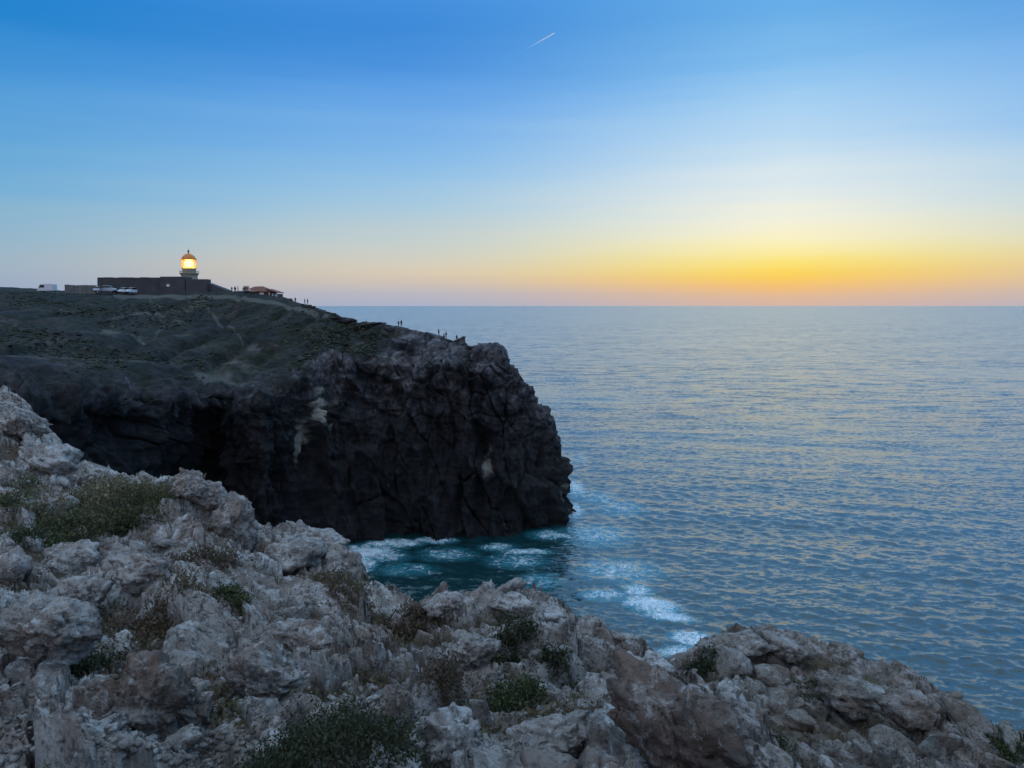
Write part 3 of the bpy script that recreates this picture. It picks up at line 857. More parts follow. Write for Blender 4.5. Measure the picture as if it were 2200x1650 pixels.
# small broken stones in the hollows: nobody could count them
def gravel():
    rs = np.random.RandomState(2)
    x, y, d = project(AV)
    w = ((AK > 1.9) & (AK < 4.2) & (x > -40) & (x < 1700) & (y > 1250)).astype(float)
    w *= 0.12 + 4.0 * np.exp(-(((x - 260) / 330) ** 2 + ((y - 1640) / 110) ** 2)) + 0.6 * Asoil
    pick = rs.choice(len(AV), 4200, p=w / w.sum())
    d0, f0 = ico(1)
    Vs, Fs = [], []
    for i, j in enumerate(pick):
        s = 0.012 + 0.045 * rs.uniform() ** 2.5
        q = d0 * rs.uniform(0.65, 1.15, (len(d0), 1)) * s * np.array((1.2, 1, 0.7))
        a = rs.uniform(0, 6.28); ca, sa = math.cos(a), math.sin(a)
        q = np.stack([q[:, 0] * ca - q[:, 1] * sa, q[:, 0] * sa + q[:, 1] * ca, q[:, 2]], 1)
        Vs.append(q + AV[j] + np.append(rs.normal(0, 0.02, 2), s * 0.3)); Fs.append(f0 + i * len(d0))
    me = mesh_np('gravel', np.concatenate(Vs), np.concatenate(Fs), M['limestone'], smooth=False)
    attr(me, 'soil', np.zeros(len(me.vertices)))
    tag(link('gravel', me), 'broken pale stone chips strewn in the hollows of the near rocks', 'gravel', kind='stuff')
gravel()

# ------------------------------------------------------------------ scrub
from mathutils import kdtree
def make_kd(V, step):
    kd = kdtree.KDTree(len(V[::step]))
    for i, p in enumerate(V[::step]): kd.insert((p[0], p[1], 0), i)
    kd.balance(); return kd, V[::step]
KD_A = make_kd(AV[(AK < Akr + 0.1)], 3); KD_B = make_kd(BV[(BK < Bkr + 0.1)], 2)
def ground_z(x, y, kd):
    _, i, _ = kd[0].find((x, y, 0)); return kd[1][i][2]

def leaves(rs, C, spread, size, var, n):
    """n small pointed leaves round each of the centres C"""
    m = len(C); N = m * n
    c = np.repeat(C, n, 0) + rs.normal(size=(N, 3)) * np.repeat(spread, n)[:, None] * np.array((1, 1, 0.75))
    a = rs.normal(size=(N, 3)); a[:, 2] = np.abs(a[:, 2]) + 0.25; a /= np.linalg.norm(a, axis=1)[:, None]
    b = np.cross(a, rs.normal(size=(N, 3))); b /= np.linalg.norm(b, axis=1)[:, None] + 1e-6
    s = size * rs.uniform(0.6, 1.4, N)[:, None]
    V = np.stack([c - a * s, c + b * s * 0.36, c + a * s, c - b * s * 0.36], 1).reshape(-1, 3)
    F = np.arange(N * 4).reshape(-1, 4)
    v = np.clip(np.repeat(var, n) + rs.normal(0, 0.13, N), 0, 1)
    return V, F, np.repeat(v, 4)

def shrub(px, py, w, h, label, mat, seed, sheet='A', density=1.0, leaf=0.038, name='shrub', group='low scrub bushes between the near rocks', lift=1.0, gapt=-0.12):
    rs = np.random.RandomState(seed)
    V, K, kr, kd = (AV, AK, Akr, KD_A) if sheet == 'A' else (BV, BK, Bkr, KD_B)
    c = screen_pick(V, K, kr + 0.1, px, py + h * 0.18)
    d = c[1] * CP - (c[2] - CAM_H) * SP
    rx = w / FPX * d * 0.5
    top = screen_pick(V, K, kr + 0.1, px, py - h * 0.35)
    ry = min(max(abs(top[1] - c[1]) * 0.7, rx * 0.45), rx * 1.1)
    hz = h / FPX * d * 0.24 * lift
    root = empty(name, tuple(c)); tag(root, label, 'shrub', group)
    n = int(max(50, 165 * density * (w * h / 40000.0) ** 0.6 + 30))
    C, S, VR = [], [], []
    st = MB()
    ra = np.sqrt(rs.uniform(size=n)); aa = rs.uniform(0, 6.28, n)
    lob = 1 + 0.25 * np.sin(3 * aa + seed) + 0.15 * np.sin(5 * aa + seed * 2)
    xs = c[0] + rx * ra * lob * np.cos(aa); ys = c[1] + ry * ra * lob * np.sin(aa)
    gap = fbm(np.stack([xs, ys, 0 * xs], 1) / (rx * 0.45) + seed, 2)
    for i in range(n):
        r, x, y = ra[i], xs[i], ys[i]
        if gap[i] < gapt: continue
        z0 = ground_z(x, y, kd)
        hh = hz * (1 - 0.75 * r * r) * rs.uniform(0.45, 1.25)
        C.append((x, y, z0 + hh)); S.append(0.08 * rx ** 0.5 * rs.uniform(0.7, 1.3) + 0.03)
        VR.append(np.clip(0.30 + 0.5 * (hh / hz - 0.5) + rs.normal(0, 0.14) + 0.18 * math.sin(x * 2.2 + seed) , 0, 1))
        if i % 2 == 0:
            bx = c[0] + (x - c[0]) * 0.55; by = c[1] + (y - c[1]) * 0.55
            st.tube((bx - c[0], by - c[1], ground_z(bx, by, kd) - 0.05 - c[2]), (x - c[0], y - c[1], z0 + hh - c[2]), 0.014 * rx ** 0.5 + 0.004, 0.004, 5)
    nl = int(38 * density)
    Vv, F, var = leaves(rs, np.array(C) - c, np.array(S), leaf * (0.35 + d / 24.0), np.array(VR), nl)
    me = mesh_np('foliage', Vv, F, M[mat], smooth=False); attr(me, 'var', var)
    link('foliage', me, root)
    tag(st.build('stems', M['twig'], root), kind='stuff')
    return root

shrub(235, 1086, 330, 170, 'largest olive-green bush, on the left slope below the ridge', 'leaf_olive', 1, density=1.7, leaf=0.038, lift=1.2, gapt=-0.3)
shrub(120, 1150, 150, 80, 'dark green bush against the lower left of the largest bush', 'leaf_green', 2, lift=1.2)
shrub(655, 1572, 450, 180, 'wide dark green shrub at the bottom left of centre', 'leaf_dark', 3, density=2.2, leaf=0.032, lift=1.0, gapt=-0.4)
shrub(1100, 1492, 120, 110, 'dark green shrub in a hollow left of the slanting slab', 'leaf_green', 4, leaf=0.035, lift=1.2)
shrub(1208, 1425, 100, 66, 'small dark shrub under the top of the slanting slab', 'leaf_dark', 5, leaf=0.035)
shrub(1092, 1372, 110, 70, 'dark brown-green shrub behind the middle rock mound', 'leaf_dark', 6, leaf=0.035)
shrub(1500, 1432, 90, 110, 'dark shrub in the gap between slanting slab and lower shelf', 'leaf_dark', 7, sheet='B', lift=1.5)
shrub(790, 1285, 190, 70, 'dry brown scrub at the ridge end beside the cove', 'leaf_dry', 8, leaf=0.04)
shrub(880, 1345, 150, 66, 'dry brown scrub left of the middle rock mound', 'leaf_dry', 9, leaf=0.04)
shrub(505, 1278, 66, 54, 'small green shrub in a crevice below the ridge hump', 'leaf_green', 10)
shrub(360, 1322, 240, 84, 'dry brown scrub in the gully right of the cracked slab', 'leaf_dry', 11, leaf=0.04)
shrub(175, 1428, 120, 80, 'dark shrub under the lower edge of the cracked slab', 'leaf_dark', 12, leaf=0.035)
shrub(960, 1492, 110, 60, 'dry reddish scrub above the big rounded boulder', 'leaf_dry', 13, leaf=0.03)
shrub(1640, 1604, 150, 100, 'dark shrub at the bottom of the lower shelf', 'leaf_dark', 14, sheet='B')
shrub(2170, 1592, 90, 60, 'green shrub at the right edge of the lower shelf', 'leaf_green', 15, sheet='B')
shrub(1770, 1455, 100, 44, 'flat dark shrub between boulders of the lower shelf', 'leaf_dark', 16, sheet='B')
shrub(690, 1236, 130, 44, 'dry scrub below the upright rock near the cove', 'leaf_dry', 17, leaf=0.04)
shrub(440, 1180, 150, 60, 'dry brown scrub at the foot of the jagged outcrop', 'leaf_dry', 18, leaf=0.04)

def tufts():
    rs = np.random.RandomState(9)
    Vs, Fs, Vr, off = [], [], [], 0
    for V, so, K, kr, kmin, n in ((AV, Asoil, AK, Akr, 1.9, 1500), (BV, Bsoil, BK, Bkr, 0.6, 300)):
        x, y, d = project(V)
        w = np.where((K > kmin) & (K < kr) & (x > -60) & (x < 2260) & (y < 1700), so ** 2, 0)
        pick = rs.choice(len(V), n, p=w / w.sum())
        C = V[pick] + np.array((0, 0, 0.03))
        sz = 0.030 * (0.5 + d[pick] / 22.0)
        for lo in range(0, n, 500):
            v, f, a = leaves(rs, C[lo:lo + 500], 0.05 + 0.06 * rs.uniform(size=len(C[lo:lo + 500])), 0.035, rs.uniform(0, 1, len(C[lo:lo + 500])), 22)
            Vs.append(v); Fs.append(f + off); Vr.append(a); off += len(v)
    me = mesh_np('ground_cover', np.concatenate(Vs), np.concatenate(Fs), M['leaf_dry'], smooth=False)
    attr(me, 'var', np.concatenate(Vr))
    tag(link('ground_cover', me), 'dry brown ground cover growing in the soil between the rocks', 'ground cover', kind='stuff')
tufts()

# knobs of rock standing out of the headland's tip
for px, py, w, h, Y, s, ro in [(1030, 760, 34, 52, 190, 81, 0.1), (1066, 768, 74, 62, 191, 82, 0.2), (1096, 806, 44, 62, 192, 83, 0.5), (1126, 850, 40, 52, 193.5, 84, 0.4), (1164, 890, 46, 54, 195, 85, 0.6),
                               (1186, 940, 34, 70, 196, 86, 0.25), (850, 706, 40, 14, 209, 87, 0.0), (930, 722, 44, 16, 202, 88, 0.2), (745, 688, 60, 14, 219, 89, 0.15), (985, 742, 46, 24, 196, 90, 0.3), (800, 697, 56, 12, 214, 91, 0.1)]:
    uu = Y / FPX
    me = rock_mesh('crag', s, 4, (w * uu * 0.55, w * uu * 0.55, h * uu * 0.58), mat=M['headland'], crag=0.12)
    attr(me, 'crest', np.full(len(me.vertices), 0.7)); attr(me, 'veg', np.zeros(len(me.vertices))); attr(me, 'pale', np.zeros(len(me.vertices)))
    o = link('crag', me, headland, at(px - 4, py + h * 0.1, Y)); o.rotation_euler = (0, ro, s)

# low scrub on the headland's slope, too far off to tell the bushes apart
def far_scrub():
    rs = np.random.RandomState(14)
    ok = (_hr > 2.08) & (_hr < 4.75) & (HPX > -60) & (HPX < 930)
    nz = fbm(HP * np.array((0.05, 0.025, 0.05)) + 5, 4)
    w = np.where(ok, sstep(nz, 0.0, 0.3) * (1 - 0.7 * sstep(HPX, 700, 930)), 0) * HD ** 0.3
    pick = rs.choice(len(HP), 5000, p=w / w.sum())
    d0, f0 = ico(1); Vs, Fs, Vr = [], [], []
    for i, j in enumerate(pick):
        s = 0.14 + 0.42 * rs.uniform() ** 2.2
        q = d0 * rs.uniform(0.55, 1.25, (len(d0), 1)) * s * np.array((1.2, 1.2, 0.62))
        Vs.append(q + HP[j] + np.array((0, 0, s * 0.1))); Fs.append(f0 + i * len(d0)); Vr.append(np.clip(rs.normal(0.3, 0.28) + rs.normal(0, 0.1, len(d0)), 0, 1))
    me = mesh_np('scrub', np.concatenate(Vs), np.concatenate(Fs), M['leaf_dark'], smooth=True); attr(me, 'var', np.concatenate(Vr))
    tag(link('scrub', me), 'dark low scrub covering the slope of the headland', 'scrub', kind='stuff')
far_scrub()

# ------------------------------------------------------------------ fort and lighthouse on the headland
def skz(px): return skyline(px)[0]

def pz(py, Y): return float(at(400, py, Y)[2])
def pX(px, py, Y): return float(at(px, py, Y)[0])

FY = 273.0
fx0, fx1, fx2 = pX(208, 612, FY), pX(349, 612, FY), pX(449, 612, FY)
zb = pz(634, FY); zt = pz(597, FY)
fort = empty('fort', ((fx0 + fx2) / 2, FY, zb))
tag(fort, 'long low dark stone fort wall round the foot of the lighthouse', 'fort')
def fpart(name, x0, x1, y0, y1, z0, z1, mat='wall', t=0.0):
    m = MB(); ox, oy, oz = fort.location
    m.box(x0 - ox, x1 - ox, y0 - oy, y1 - oy, z0 - oz, z1 - oz, t, t)
    return m.build(name, M[mat], fort, bevel=0.06)
w1 = fpart('curtain_wall', fx0, fx1, FY, FY + 2.2, zb, zt, t=0.18)
fpart('return_wall', fx0 + 0.1, fx0 + 2.2, FY + 2.3, FY + 34, zb, zt - 0.1, t=0.12)
fpart('bastion', fx1 - 0.2, pX(402, 612, FY), FY - 1.8, FY + 5, zb, pz(594.5, FY), t=0.2)
fpart('bastion', pX(402, 612, FY) + 0.02, fx2, FY - 1.6, FY + 2.5, zb, pz(600, FY), t=0.18)
for i in range(9):                                            # coping blocks with uneven tops
    a = fx0 + 0.3 + (fx1 - fx0 - 0.8) * i / 9; b = fx0 + 0.3 + (fx1 - fx0 - 0.8) * (i + 1) / 9
    fpart('coping', a + 0.01, b - 0.01, FY + 0.1, FY + 1.9, zt + 0.004, zt + 0.10 + 0.14 * (0.5 + 0.5 * math.sin(i * 2.3)))
m = MB(); ox, oy, oz = fort.location
rz0, rz1 = pz(608, FY), pz(624, FY); rx0, rx1 = fx2 - 0.15, pX(490, 612, FY)
m.add([(rx0 - ox, -0.6, 0), (rx1 - ox, -0.6, 0), (rx1 - ox, -0.6, rz1 - oz), (rx0 - ox, -0.6, rz0 - oz), (rx0 - ox, 4, 0), (rx1 - ox, 4, 0), (rx1 - ox, 4, rz1 - oz), (rx0 - ox, 4, rz0 - oz)],
      [(0, 1, 2, 3), (7, 6, 5, 4), (0, 4, 5, 1), (1, 5, 6, 2), (2, 6, 7, 3), (3, 7, 4, 0)])
m.build('ramp_wall', M['wall'], fort)
m = MB(); m.box(pX(363, 613, FY) - ox, pX(369, 613, FY) - ox, -1.92, -1.6, pz(616, FY) - oz, pz(611, FY) - oz)
m.build('window', M['white'], fort)

LY = 284.0; u = LY / FPX
lz = lambda py: float(at(406, py, LY)[2])
lh = empty('lighthouse', (pX(406, 570, LY), LY, lz(634)))
tag(lh, 'lighthouse with a glowing lantern under a red dome tinted with its glow behind the fort wall', 'lighthouse')
oz = lh.location.z
def lp(name, prof, mat, n=32, smooth=True, parent=lh, cap=True):
    m = MB(); m.lathe([(r * u, lz(py) - oz) for r, py in prof], n, cap=cap)
    return m.build(name, mat, parent, smooth)
lp('tower', [(16.8, 634), (16.4, 600), (16.2, 592.5), (17.2, 592), (17.2, 590.6)], M['cream'], smooth=False)
gal = lp('gallery', [(17, 590.5), (19.5, 588.2), (19.5, 586.8), (15, 586.6)], M['cream'], smooth=False)
rail = MB()
for zpy in (584.6, 582.6): rail.lathe([(19.0 * u, lz(zpy) - oz), (19.3 * u, lz(zpy) - oz), (19.3 * u, lz(zpy - 0.35) - oz), (19.0 * u, lz(zpy - 0.35) - oz)], 32, cap=False)
for i in range(24):
    a = 2 * math.pi * i / 24; rr = 19.1 * u
    rail.tube((rr * math.cos(a), rr * math.sin(a), lz(586.9) - oz), (rr * math.cos(a), rr * math.sin(a), lz(582.4) - oz), 0.04, 0.04, 5)
rail.build('railing', M['dark_metal'], gal)
lp('lantern_base', [(13.6, 586.6), (13.6, 578.6), (14.6, 577.8), (14.6, 576.8)], M['cream'], smooth=False)
# the optic that gives the light
t = NT('lamp_optic'); t.set((1.0, 0.8, 0.4), 0.4, Emission_Strength=4.5); t.b.inputs['Emission Color'].default_value = (1.0, 0.68, 0.16, 1); M['optic'] = t.m
t = NT('glow_amber'); t.set((1.0, 0.6, 0.1), 0.4, Emission_Strength=1.5); t.b.inputs['Emission Color'].default_value = (1.0, 0.62, 0.12, 1); M['amber'] = t.m  # emissive rings added to imitate the yellow rim of the lamp's glow
opt = lp('optic', [(4.0, 575.0), (7.6, 573.0), (9.0, 568.0), (8.4, 562.0), (5.5, 558.6), (2.0, 557.6)], M['optic'], 24)
lp('glow_ring', [(9.4, 576.7), (11.6, 575.2), (11.4, 573.6), (9.4, 573.4)], M['amber'], 24, parent=opt)
lp('glow_ring', [(7.0, 557.6), (9.6, 558.6), (9.4, 557.0), (7.0, 556.6)], M['amber'], 24, parent=opt)
# lantern panes: amber scattering glass, its tint standing in for the lamp's halo
t = NT('lantern_glass'); tr = t.n.new('ShaderNodeBsdfTransparent'); tl = t.n.new('ShaderNodeBsdfTranslucent'); tl.inputs[0].default_value = (0.95, 0.52, 0.18, 1)
ms = t.n.new('ShaderNodeMixShader'); ms.inputs[0].default_value = 0.42
t.l.new(tr.outputs[0], ms.inputs[1]); t.l.new(tl.outputs[0], ms.inputs[2]); t.l.new(ms.outputs[0], t.out.inputs[0]); M['pane'] = t.m
NP = 14
for i in range(NP):
    a0, a1 = 2 * math.pi * i / NP, 2 * math.pi * (i + 1) / NP
    r1 = 14.9 * u; mm = MB(); z0, z1 = lz(576.7) - oz, lz(557.8) - oz
    p0 = (r1 * math.cos(a0), r1 * math.sin(a0)); p1 = (r1 * math.cos(a1), r1 * math.sin(a1))
    mm.add([(p0[0], p0[1], z0), (p1[0], p1[1], z0), (p1[0], p1[1], z1), (p0[0], p0[1], z1)], [(0, 1, 2, 3)])
    mm.build('pane', M['pane'], lh)
    mm = MB(); mm.tube((p0[0], p0[1], z0), (p0[0], p0[1], z1), 0.045, 0.045, 5)
    mm.build('mullion', M['dark_metal'], lh)
dome = lp('dome', [(15.6, 558.0), (15.4, 557.2), (14.2, 555.0), (11.8, 551.0), (8.6, 547.8), (5.0, 545.8), (2.0, 544.7), (1.3, 544.0)], M['glow_red_metal'])
lp('finial', [(1.3, 544.2), (1.1, 541.6), (1.9, 540.6), (2.1, 539.4), (1.5, 538.0), (0.5, 537.2)], M['dark_metal'], 14, parent=dome)
lp('lightning_rod', [(0.25, 537.4), (0.12, 531.5)], M['dark_metal'], 6, parent=dome)

# ------------------------------------------------------------------ the tiled house and walls
BY = 251.0; ub = BY / FPX
bz = lambda py: float(at(560, py, BY)[2])
hb = empty('tiled_house', (pX(562, 630, BY), BY, bz(645)))
tag(hb, 'low brown house with red tiled roof right of the fort', 'house')
hx = lambda px: pX(px, 630, BY) - hb.location.x
hz = lambda py: bz(py) - hb.location.z
m = MB(); m.box(hx(535), hx(580), 0, 7.5, 0, hz(626)); m.build('wall', M['dark_brown'] if 'dark_brown' in M else plain('brown_render', (0.13, 0.075, 0.065), 0.9, 0.3, 0.8), hb)
M['dark_brown'] = hb.children[0].data.materials[0]
m = MB()
m.add([(hx(524), -0.7, hz(624.5)), (hx(583), -0.7, hz(627)), (hx(583), 8.2, hz(627)), (hx(524), 8.2, hz(624.5)), (hx(541), 3.0, hz(615)), (hx(559), 3.0, hz(614.5))],
      [(0, 1, 5, 4), (1, 2, 5), (2, 3, 4, 5), (3, 0, 4), (3, 2, 1, 0)])
m.build('roof', M['tile'], hb)
m = MB(); m.box(hx(580.2), hx(595), 0.6, 6.5, 0, hz(631)); m.build('porch_wall', M['dark_brown'], hb)
m = MB()
m.add([(hx(572), -0.4, hz(621.5)), (hx(597), -0.4, hz(629.5)), (hx(597), 7, hz(629.5)), (hx(572), 7, hz(621.5)),
       (hx(572), -0.4, hz(620)), (hx(597), -0.4, hz(628)), (hx(597), 7, hz(628)), (hx(572), 7, hz(620))],
      [(3, 2, 1, 0), (4, 5, 6, 7), (0, 1, 5, 4), (1, 2, 6, 5), (2, 3, 7, 6), (3, 0, 4, 7)])
m.build('porch_roof', M['tile'], hb)
M['teal'] = plain('pale_teal_panel', (0.45, 0.66, 0.70), 0.6)
for a, b, c, d, yy, mt, nm in [(558, 567, 628, 633, -0.06, 'white', 'window'), (577.5, 580.0, 628, 634, -0.06, 'white', 'window'), (583, 586, 629.5, 636, 0.5, 'white', 'door'), (589, 594.8, 630.8, 637, 0.5, 'teal', 'window'), (536, 541, 621.5, 624.8, -0.85, 'white', 'vent')]:
    m = MB(); m.box(hx(a), hx(b), yy, yy + 0.2, hz(d), hz(c)); m.build(nm, M[mt], hb)

def wall_thing(name, px0, px1, pyt, Y, label, mat, n=8, thick=0.9, pyb=640):
    m = MB(); x0, x1 = pX(px0, 630, Y), pX(px1, 630, Y); z0 = float(at(px0, pyb, Y)[2])
    o = empty(name, ((x0 + x1) / 2, Y, z0)); tag(o, label, 'wall')
    rs = random.Random(px0)
    for i in range(n):
        a = x0 + (x1 - x0) * i / n; b = x0 + (x1 - x0) * (i + 1) / n
        m = MB(); zt_ = float(at(px0, pyt + rs.uniform(-0.6, 0.9), Y)[2]) - z0
        m.box(a - o.location.x + 0.012, b - o.location.x - 0.012, rs.uniform(-0.05, 0.05), thick, 0, zt_, 0.03, 0.05)
        m.build('panel', M[mat], o, bevel=0.05)
    return o
wall_thing('rubble_wall', 139, 206, 612, 264, 'pale rubble stone wall beside the parked vehicles left of the fort', 'wall_pale', 7)
wall_thing('parapet_wall', 603, 627, 641, 242, 'short low parapet wall right of the tiled house', 'wall', 3, 0.7, 652)

# a pale shrub behind the house
rs_ = np.random.RandomState(77)
pb = at(529, 621, BY + 4)
tb = empty('shrub', tuple(pb - np.array((0, 0, 2.0)))); tag(tb, 'pale round shrub at the left end of the tiled house', 'shrub')
C_ = rs_.normal(size=(40, 3)); C_ /= np.linalg.norm(C_, axis=1)[:, None]; C_ *= np.array((1.2, 1.2, 0.9)) * rs_.uniform(0.4, 1, (40, 1)); C_[:, 2] += 2.0
v_, f_, a_ = leaves(rs_, C_, np.full(40, 0.25), 0.13, rs_.uniform(0.4, 1, 40), 30)
me = mesh_np('foliage', v_, f_, M['leaf_olive'], smooth=False); attr(me, 'var', a_); link('foliage', me, tb)
mm = MB(); mm.tube((0, 0, -0.6), (0.1, 0, 1.8), 0.12, 0.06, 7); mm.build('trunk', M['twig'], tb)

# ------------------------------------------------------------------ vehicles
def wheel(parent, x, y, r, wdt):
    m = MB(); m.tube((x - wdt / 2, y, r), (x + wdt / 2, y, r), r, r, 18)
    w = m.build('wheel', M['tyre'], parent, bevel=0.02)
    m = MB(); s = 1 if x > 0 else -1
    m.tube((x + s * wdt * 0.4, y, r), (x + s * (wdt / 2 + 0.01), y, r), r * 0.6, r * 0.55, 14); m.build('rim', M['car_silver'], w)

def car(name, label, px, dpy, rz, paint, L=4.2, W=1.75, H=1.5, van=False, dY=0.0):
    p, py = skyline(px)
    o = empty(name, (p[0], p[1] + dY, p[2] - 0.05 + dpy), rz)
    tag(o, label, 'van' if van else 'car', 'vehicles parked left of the fort')
    h = L / 2; w = W / 2
    m = MB()
    if van:
        m.prism([(-h, 0.45), (-h, H * 0.96), (-h + 0.2, H), (h - 1.5, H), (h - 0.75, H * 0.62), (h - 0.05, H * 0.50), (h, 0.45)], -w, w)
    else:
        m.prism([(-h, 0.35), (-h, 0.56 * H), (-h + 0.12, 0.61 * H), (h - 1.15, 0.63 * H), (h - 0.15, 0.52 * H), (h, 0.42 * H), (h, 0.35)], -w, w)
    m.build('body', M[paint], o, bevel=0.07, smooth=False)
    if not van:
        m = MB()
        b = [(-h + 0.25, 0.60 * H), (h - 1.25, 0.60 * H), (h - 1.95, H - 0.06), (-h + 0.75, H - 0.04)]
        n = len(b); iw = w - 0.06; tw = w - 0.24
        vs = [(-(iw if i < 2 else tw), y, z) for i, (y, z) in enumerate(b)] + [((iw if i < 2 else tw), y, z) for i, (y, z) in enumerate(b)]
        m.add(vs, [(0, 1, 2, 3), (7, 6, 5, 4), (0, 4, 5, 1), (1, 5, 6, 2), (2, 6, 7, 3), (3, 7, 4, 0)])
        m.build('windows', M['glass_dark'], o, bevel=0.03)
        m = MB(); m.box(-tw - 0.02, tw + 0.02, -h + 0.7, h - 1.9, H - 0.07, H, 0.05, 0.08); m.build('roof', M[paint], o, bevel=0.03)
    else:
        m = MB(); m.add([(-w + 0.12, h - 1.46, H - 0.08), (w - 0.12, h - 1.46, H - 0.08), (w - 0.12, h - 0.74, H * 0.64), (-w + 0.12, h - 0.74, H * 0.64),
                         (-w + 0.12, h - 1.40, H - 0.02), (w - 0.12, h - 1.40, H - 0.02), (w - 0.12, h - 0.68, H * 0.67), (-w + 0.12, h - 0.68, H * 0.67)],
                        [(0, 1, 2, 3), (7, 6, 5, 4), (0, 4, 5, 1), (1, 5, 6, 2), (2, 6, 7, 3), (3, 7, 4, 0)]); m.build('windscreen', M['glass_dark'], o)
        for s in (-1, 1):
            m = MB(); m.box(s * w - 0.02, s * w + 0.02, h - 2.9, h - 1.1, H * 0.55, H * 0.86); m.build('side_window', M['glass_dark'], o)
            m = MB(); m.box(s * (w + 0.12) - 0.10, s * (w + 0.12) + 0.10, h - 1.05, h - 0.95, H * 0.55, H * 0.68); m.build('mirror', M['dark_metal'], o)
    for s in (-1, 1):
        wheel(o, s * (w - 0.1), h - 0.8, 0.32, 0.2); wheel(o, s * (w - 0.1), -h + 0.8, 0.32, 0.2)
        m = MB(); m.box(s * (w - 0.35) - 0.2, s * (w - 0.35) + 0.2, h - 0.03, h + 0.05, 0.40 * H, 0.53 * H); m.build('headlight', M['lamp_glass'], o, bevel=0.02)
    m = MB(); m.box(-w + 0.1, w - 0.1, h - 0.02, h + 0.09, 0.36, 0.54); m.build('bumper', M['car_dark'], o, bevel=0.02)
    return o
R = math.radians
car('camper_van', 'white camper van with dark windows parked alone furthest left on the headland', 102, 0.15, R(80), 'car_white', 6.0, 2.2, 2.8, True)
car('parked_car', 'silver car parked in front of the left end of the fort wall', 236, 0.65, R(-100), 'car_silver', 4.9, 2.0, 2.3)
car('parked_car', 'grey-white car between the rubble wall and the silver car', 211, 0.6, R(196), 'car_silver', 4.6, 1.95, 2.0, dY=-1.0)
car('parked_car', 'dark car right of the silver car by the fort wall', 259, 0.15, R(-92), 'car_dark', 4.8, 1.9, 1.75)
car('parked_car', 'white car nose-on, left of the two small white cars by the fort', 275, 0.2, R(178), 'car_white', 4.2, 1.9, 2.0, dY=-3.0)
car('parked_car', 'white car nose-on, rightmost of the parked cars by the fort', 289, 0.2, R(172), 'car_white', 4.2, 1.9, 2.1, dY=-2.0)

# ------------------------------------------------------------------ people on the skyline
def person_mesh(pose, top, trousers, seed):
    J = {'pel': (0, 0, 0.95), 'chest': (0, 0.01, 1.32), 'neck': (0, 0.01, 1.48), 'head': (0, 0.03, 1.63), 'crown': (0, 0.02, 1.72)}
    sw = 0.10 if pose == 'stand' else 0.28
    if pose == 'sit':
        J = {'pel': (0, 0, 0.12), 'chest': (0, 0.05, 0.50), 'neck': (0, 0.07, 0.66), 'head': (0, 0.10, 0.81), 'crown': (0, 0.10, 0.90)}
    for s, n in ((-1, 'l'), (1, 'r')):
        if pose == 'sit':
            J['hip' + n] = (s * 0.10, 0, 0.11); J['knee' + n] = (s * 0.14, 0.40, 0.40); J['ank' + n] = (s * 0.13, 0.66, 0.04); J['toe' + n] = (s * 0.15, 0.82, 0.02)
            J['sh' + n] = (s * 0.19, 0.05, 0.60); J['elb' + n] = (s * 0.26, 0.18, 0.38); J['hand' + n] = (s * 0.15, 0.38, 0.42)
        else:
            f = s * sw * 0.5
            J['hip' + n] = (s * 0.10, 0, 0.90); J['knee' + n] = (s * 0.11, f + 0.04, 0.50); J['ank' + n] = (s * 0.12, f * 1.5, 0.08); J['toe' + n] = (s * 0.14, f * 1.5 + 0.17, 0.03)
            J['sh' + n] = (s * 0.19, 0.0, 1.42); J['elb' + n] = (s * 0.26, -f * 0.7, 1.14); J['hand' + n] = (s * 0.25, -f + 0.1, 0.90)
    E_ = [('pel', 'chest'), ('chest', 'neck'), ('neck', 'head'), ('head', 'crown')]
    for n in 'lr': E_ += [('pel', 'hip' + n), ('hip' + n, 'knee' + n), ('knee' + n, 'ank' + n), ('ank' + n, 'toe' + n), ('chest', 'sh' + n), ('sh' + n, 'elb' + n), ('elb' + n, 'hand' + n)]
    rad = {'pel': 0.15, 'chest': 0.16, 'neck': 0.06, 'head': 0.105, 'crown': 0.07, 'hip': 0.095, 'knee': 0.065, 'ank': 0.045, 'toe': 0.04, 'sh': 0.07, 'elb': 0.05, 'hand': 0.045}
    names = list(J); me = bpy.data.meshes.new('person'); me.from_pydata([J[k] for k in names], [(names.index(a), names.index(b)) for a, b in E_], [])
    o = bpy.data.objects.new('tmp', me); COL.objects.link(o)
    sk = o.modifiers.new('s', 'SKIN'); ss = o.modifiers.new('u', 'SUBSURF'); ss.levels = 1; ss.render_levels = 1
    for k, v in zip(names, me.skin_vertices[0].data):
        r = rad[k.rstrip('lr') if k.rstrip('lr') in rad else k]; v.radius = (r, r); v.use_root = (k == 'pel')
    dg = bpy.context.evaluated_depsgraph_get()
    out = bpy.data.meshes.new_from_object(o.evaluated_get(dg)); bpy.data.objects.remove(o)
    out.name = 'person'
    out.materials.clear()
    for mt in (trousers, top, M['skin']): out.materials.append(mt)
    zw, zn = (0.22, 0.70) if pose == 'sit' else (0.93, 1.51)
    for p in out.polygons:
        p.use_smooth = True; z = p.center.z
        p.material_index = 2 if z > zn else (1 if z > zw and not (pose == 'sit' and p.center.y > 0.3) else 0)
    return out
def hair_mesh(pose):
    m = MB(); c = (0, 0.09, 0.84) if pose == 'sit' else (0, 0.01, 1.66)
    m.lathe([(0.125, -0.05), (0.13, 0.02), (0.105, 0.08), (0.05, 0.125), (0.01, 0.13)], 12, c)
    o = m.build('hair', M['hair'], None, True); me = o.data; bpy.data.objects.remove(o); return me
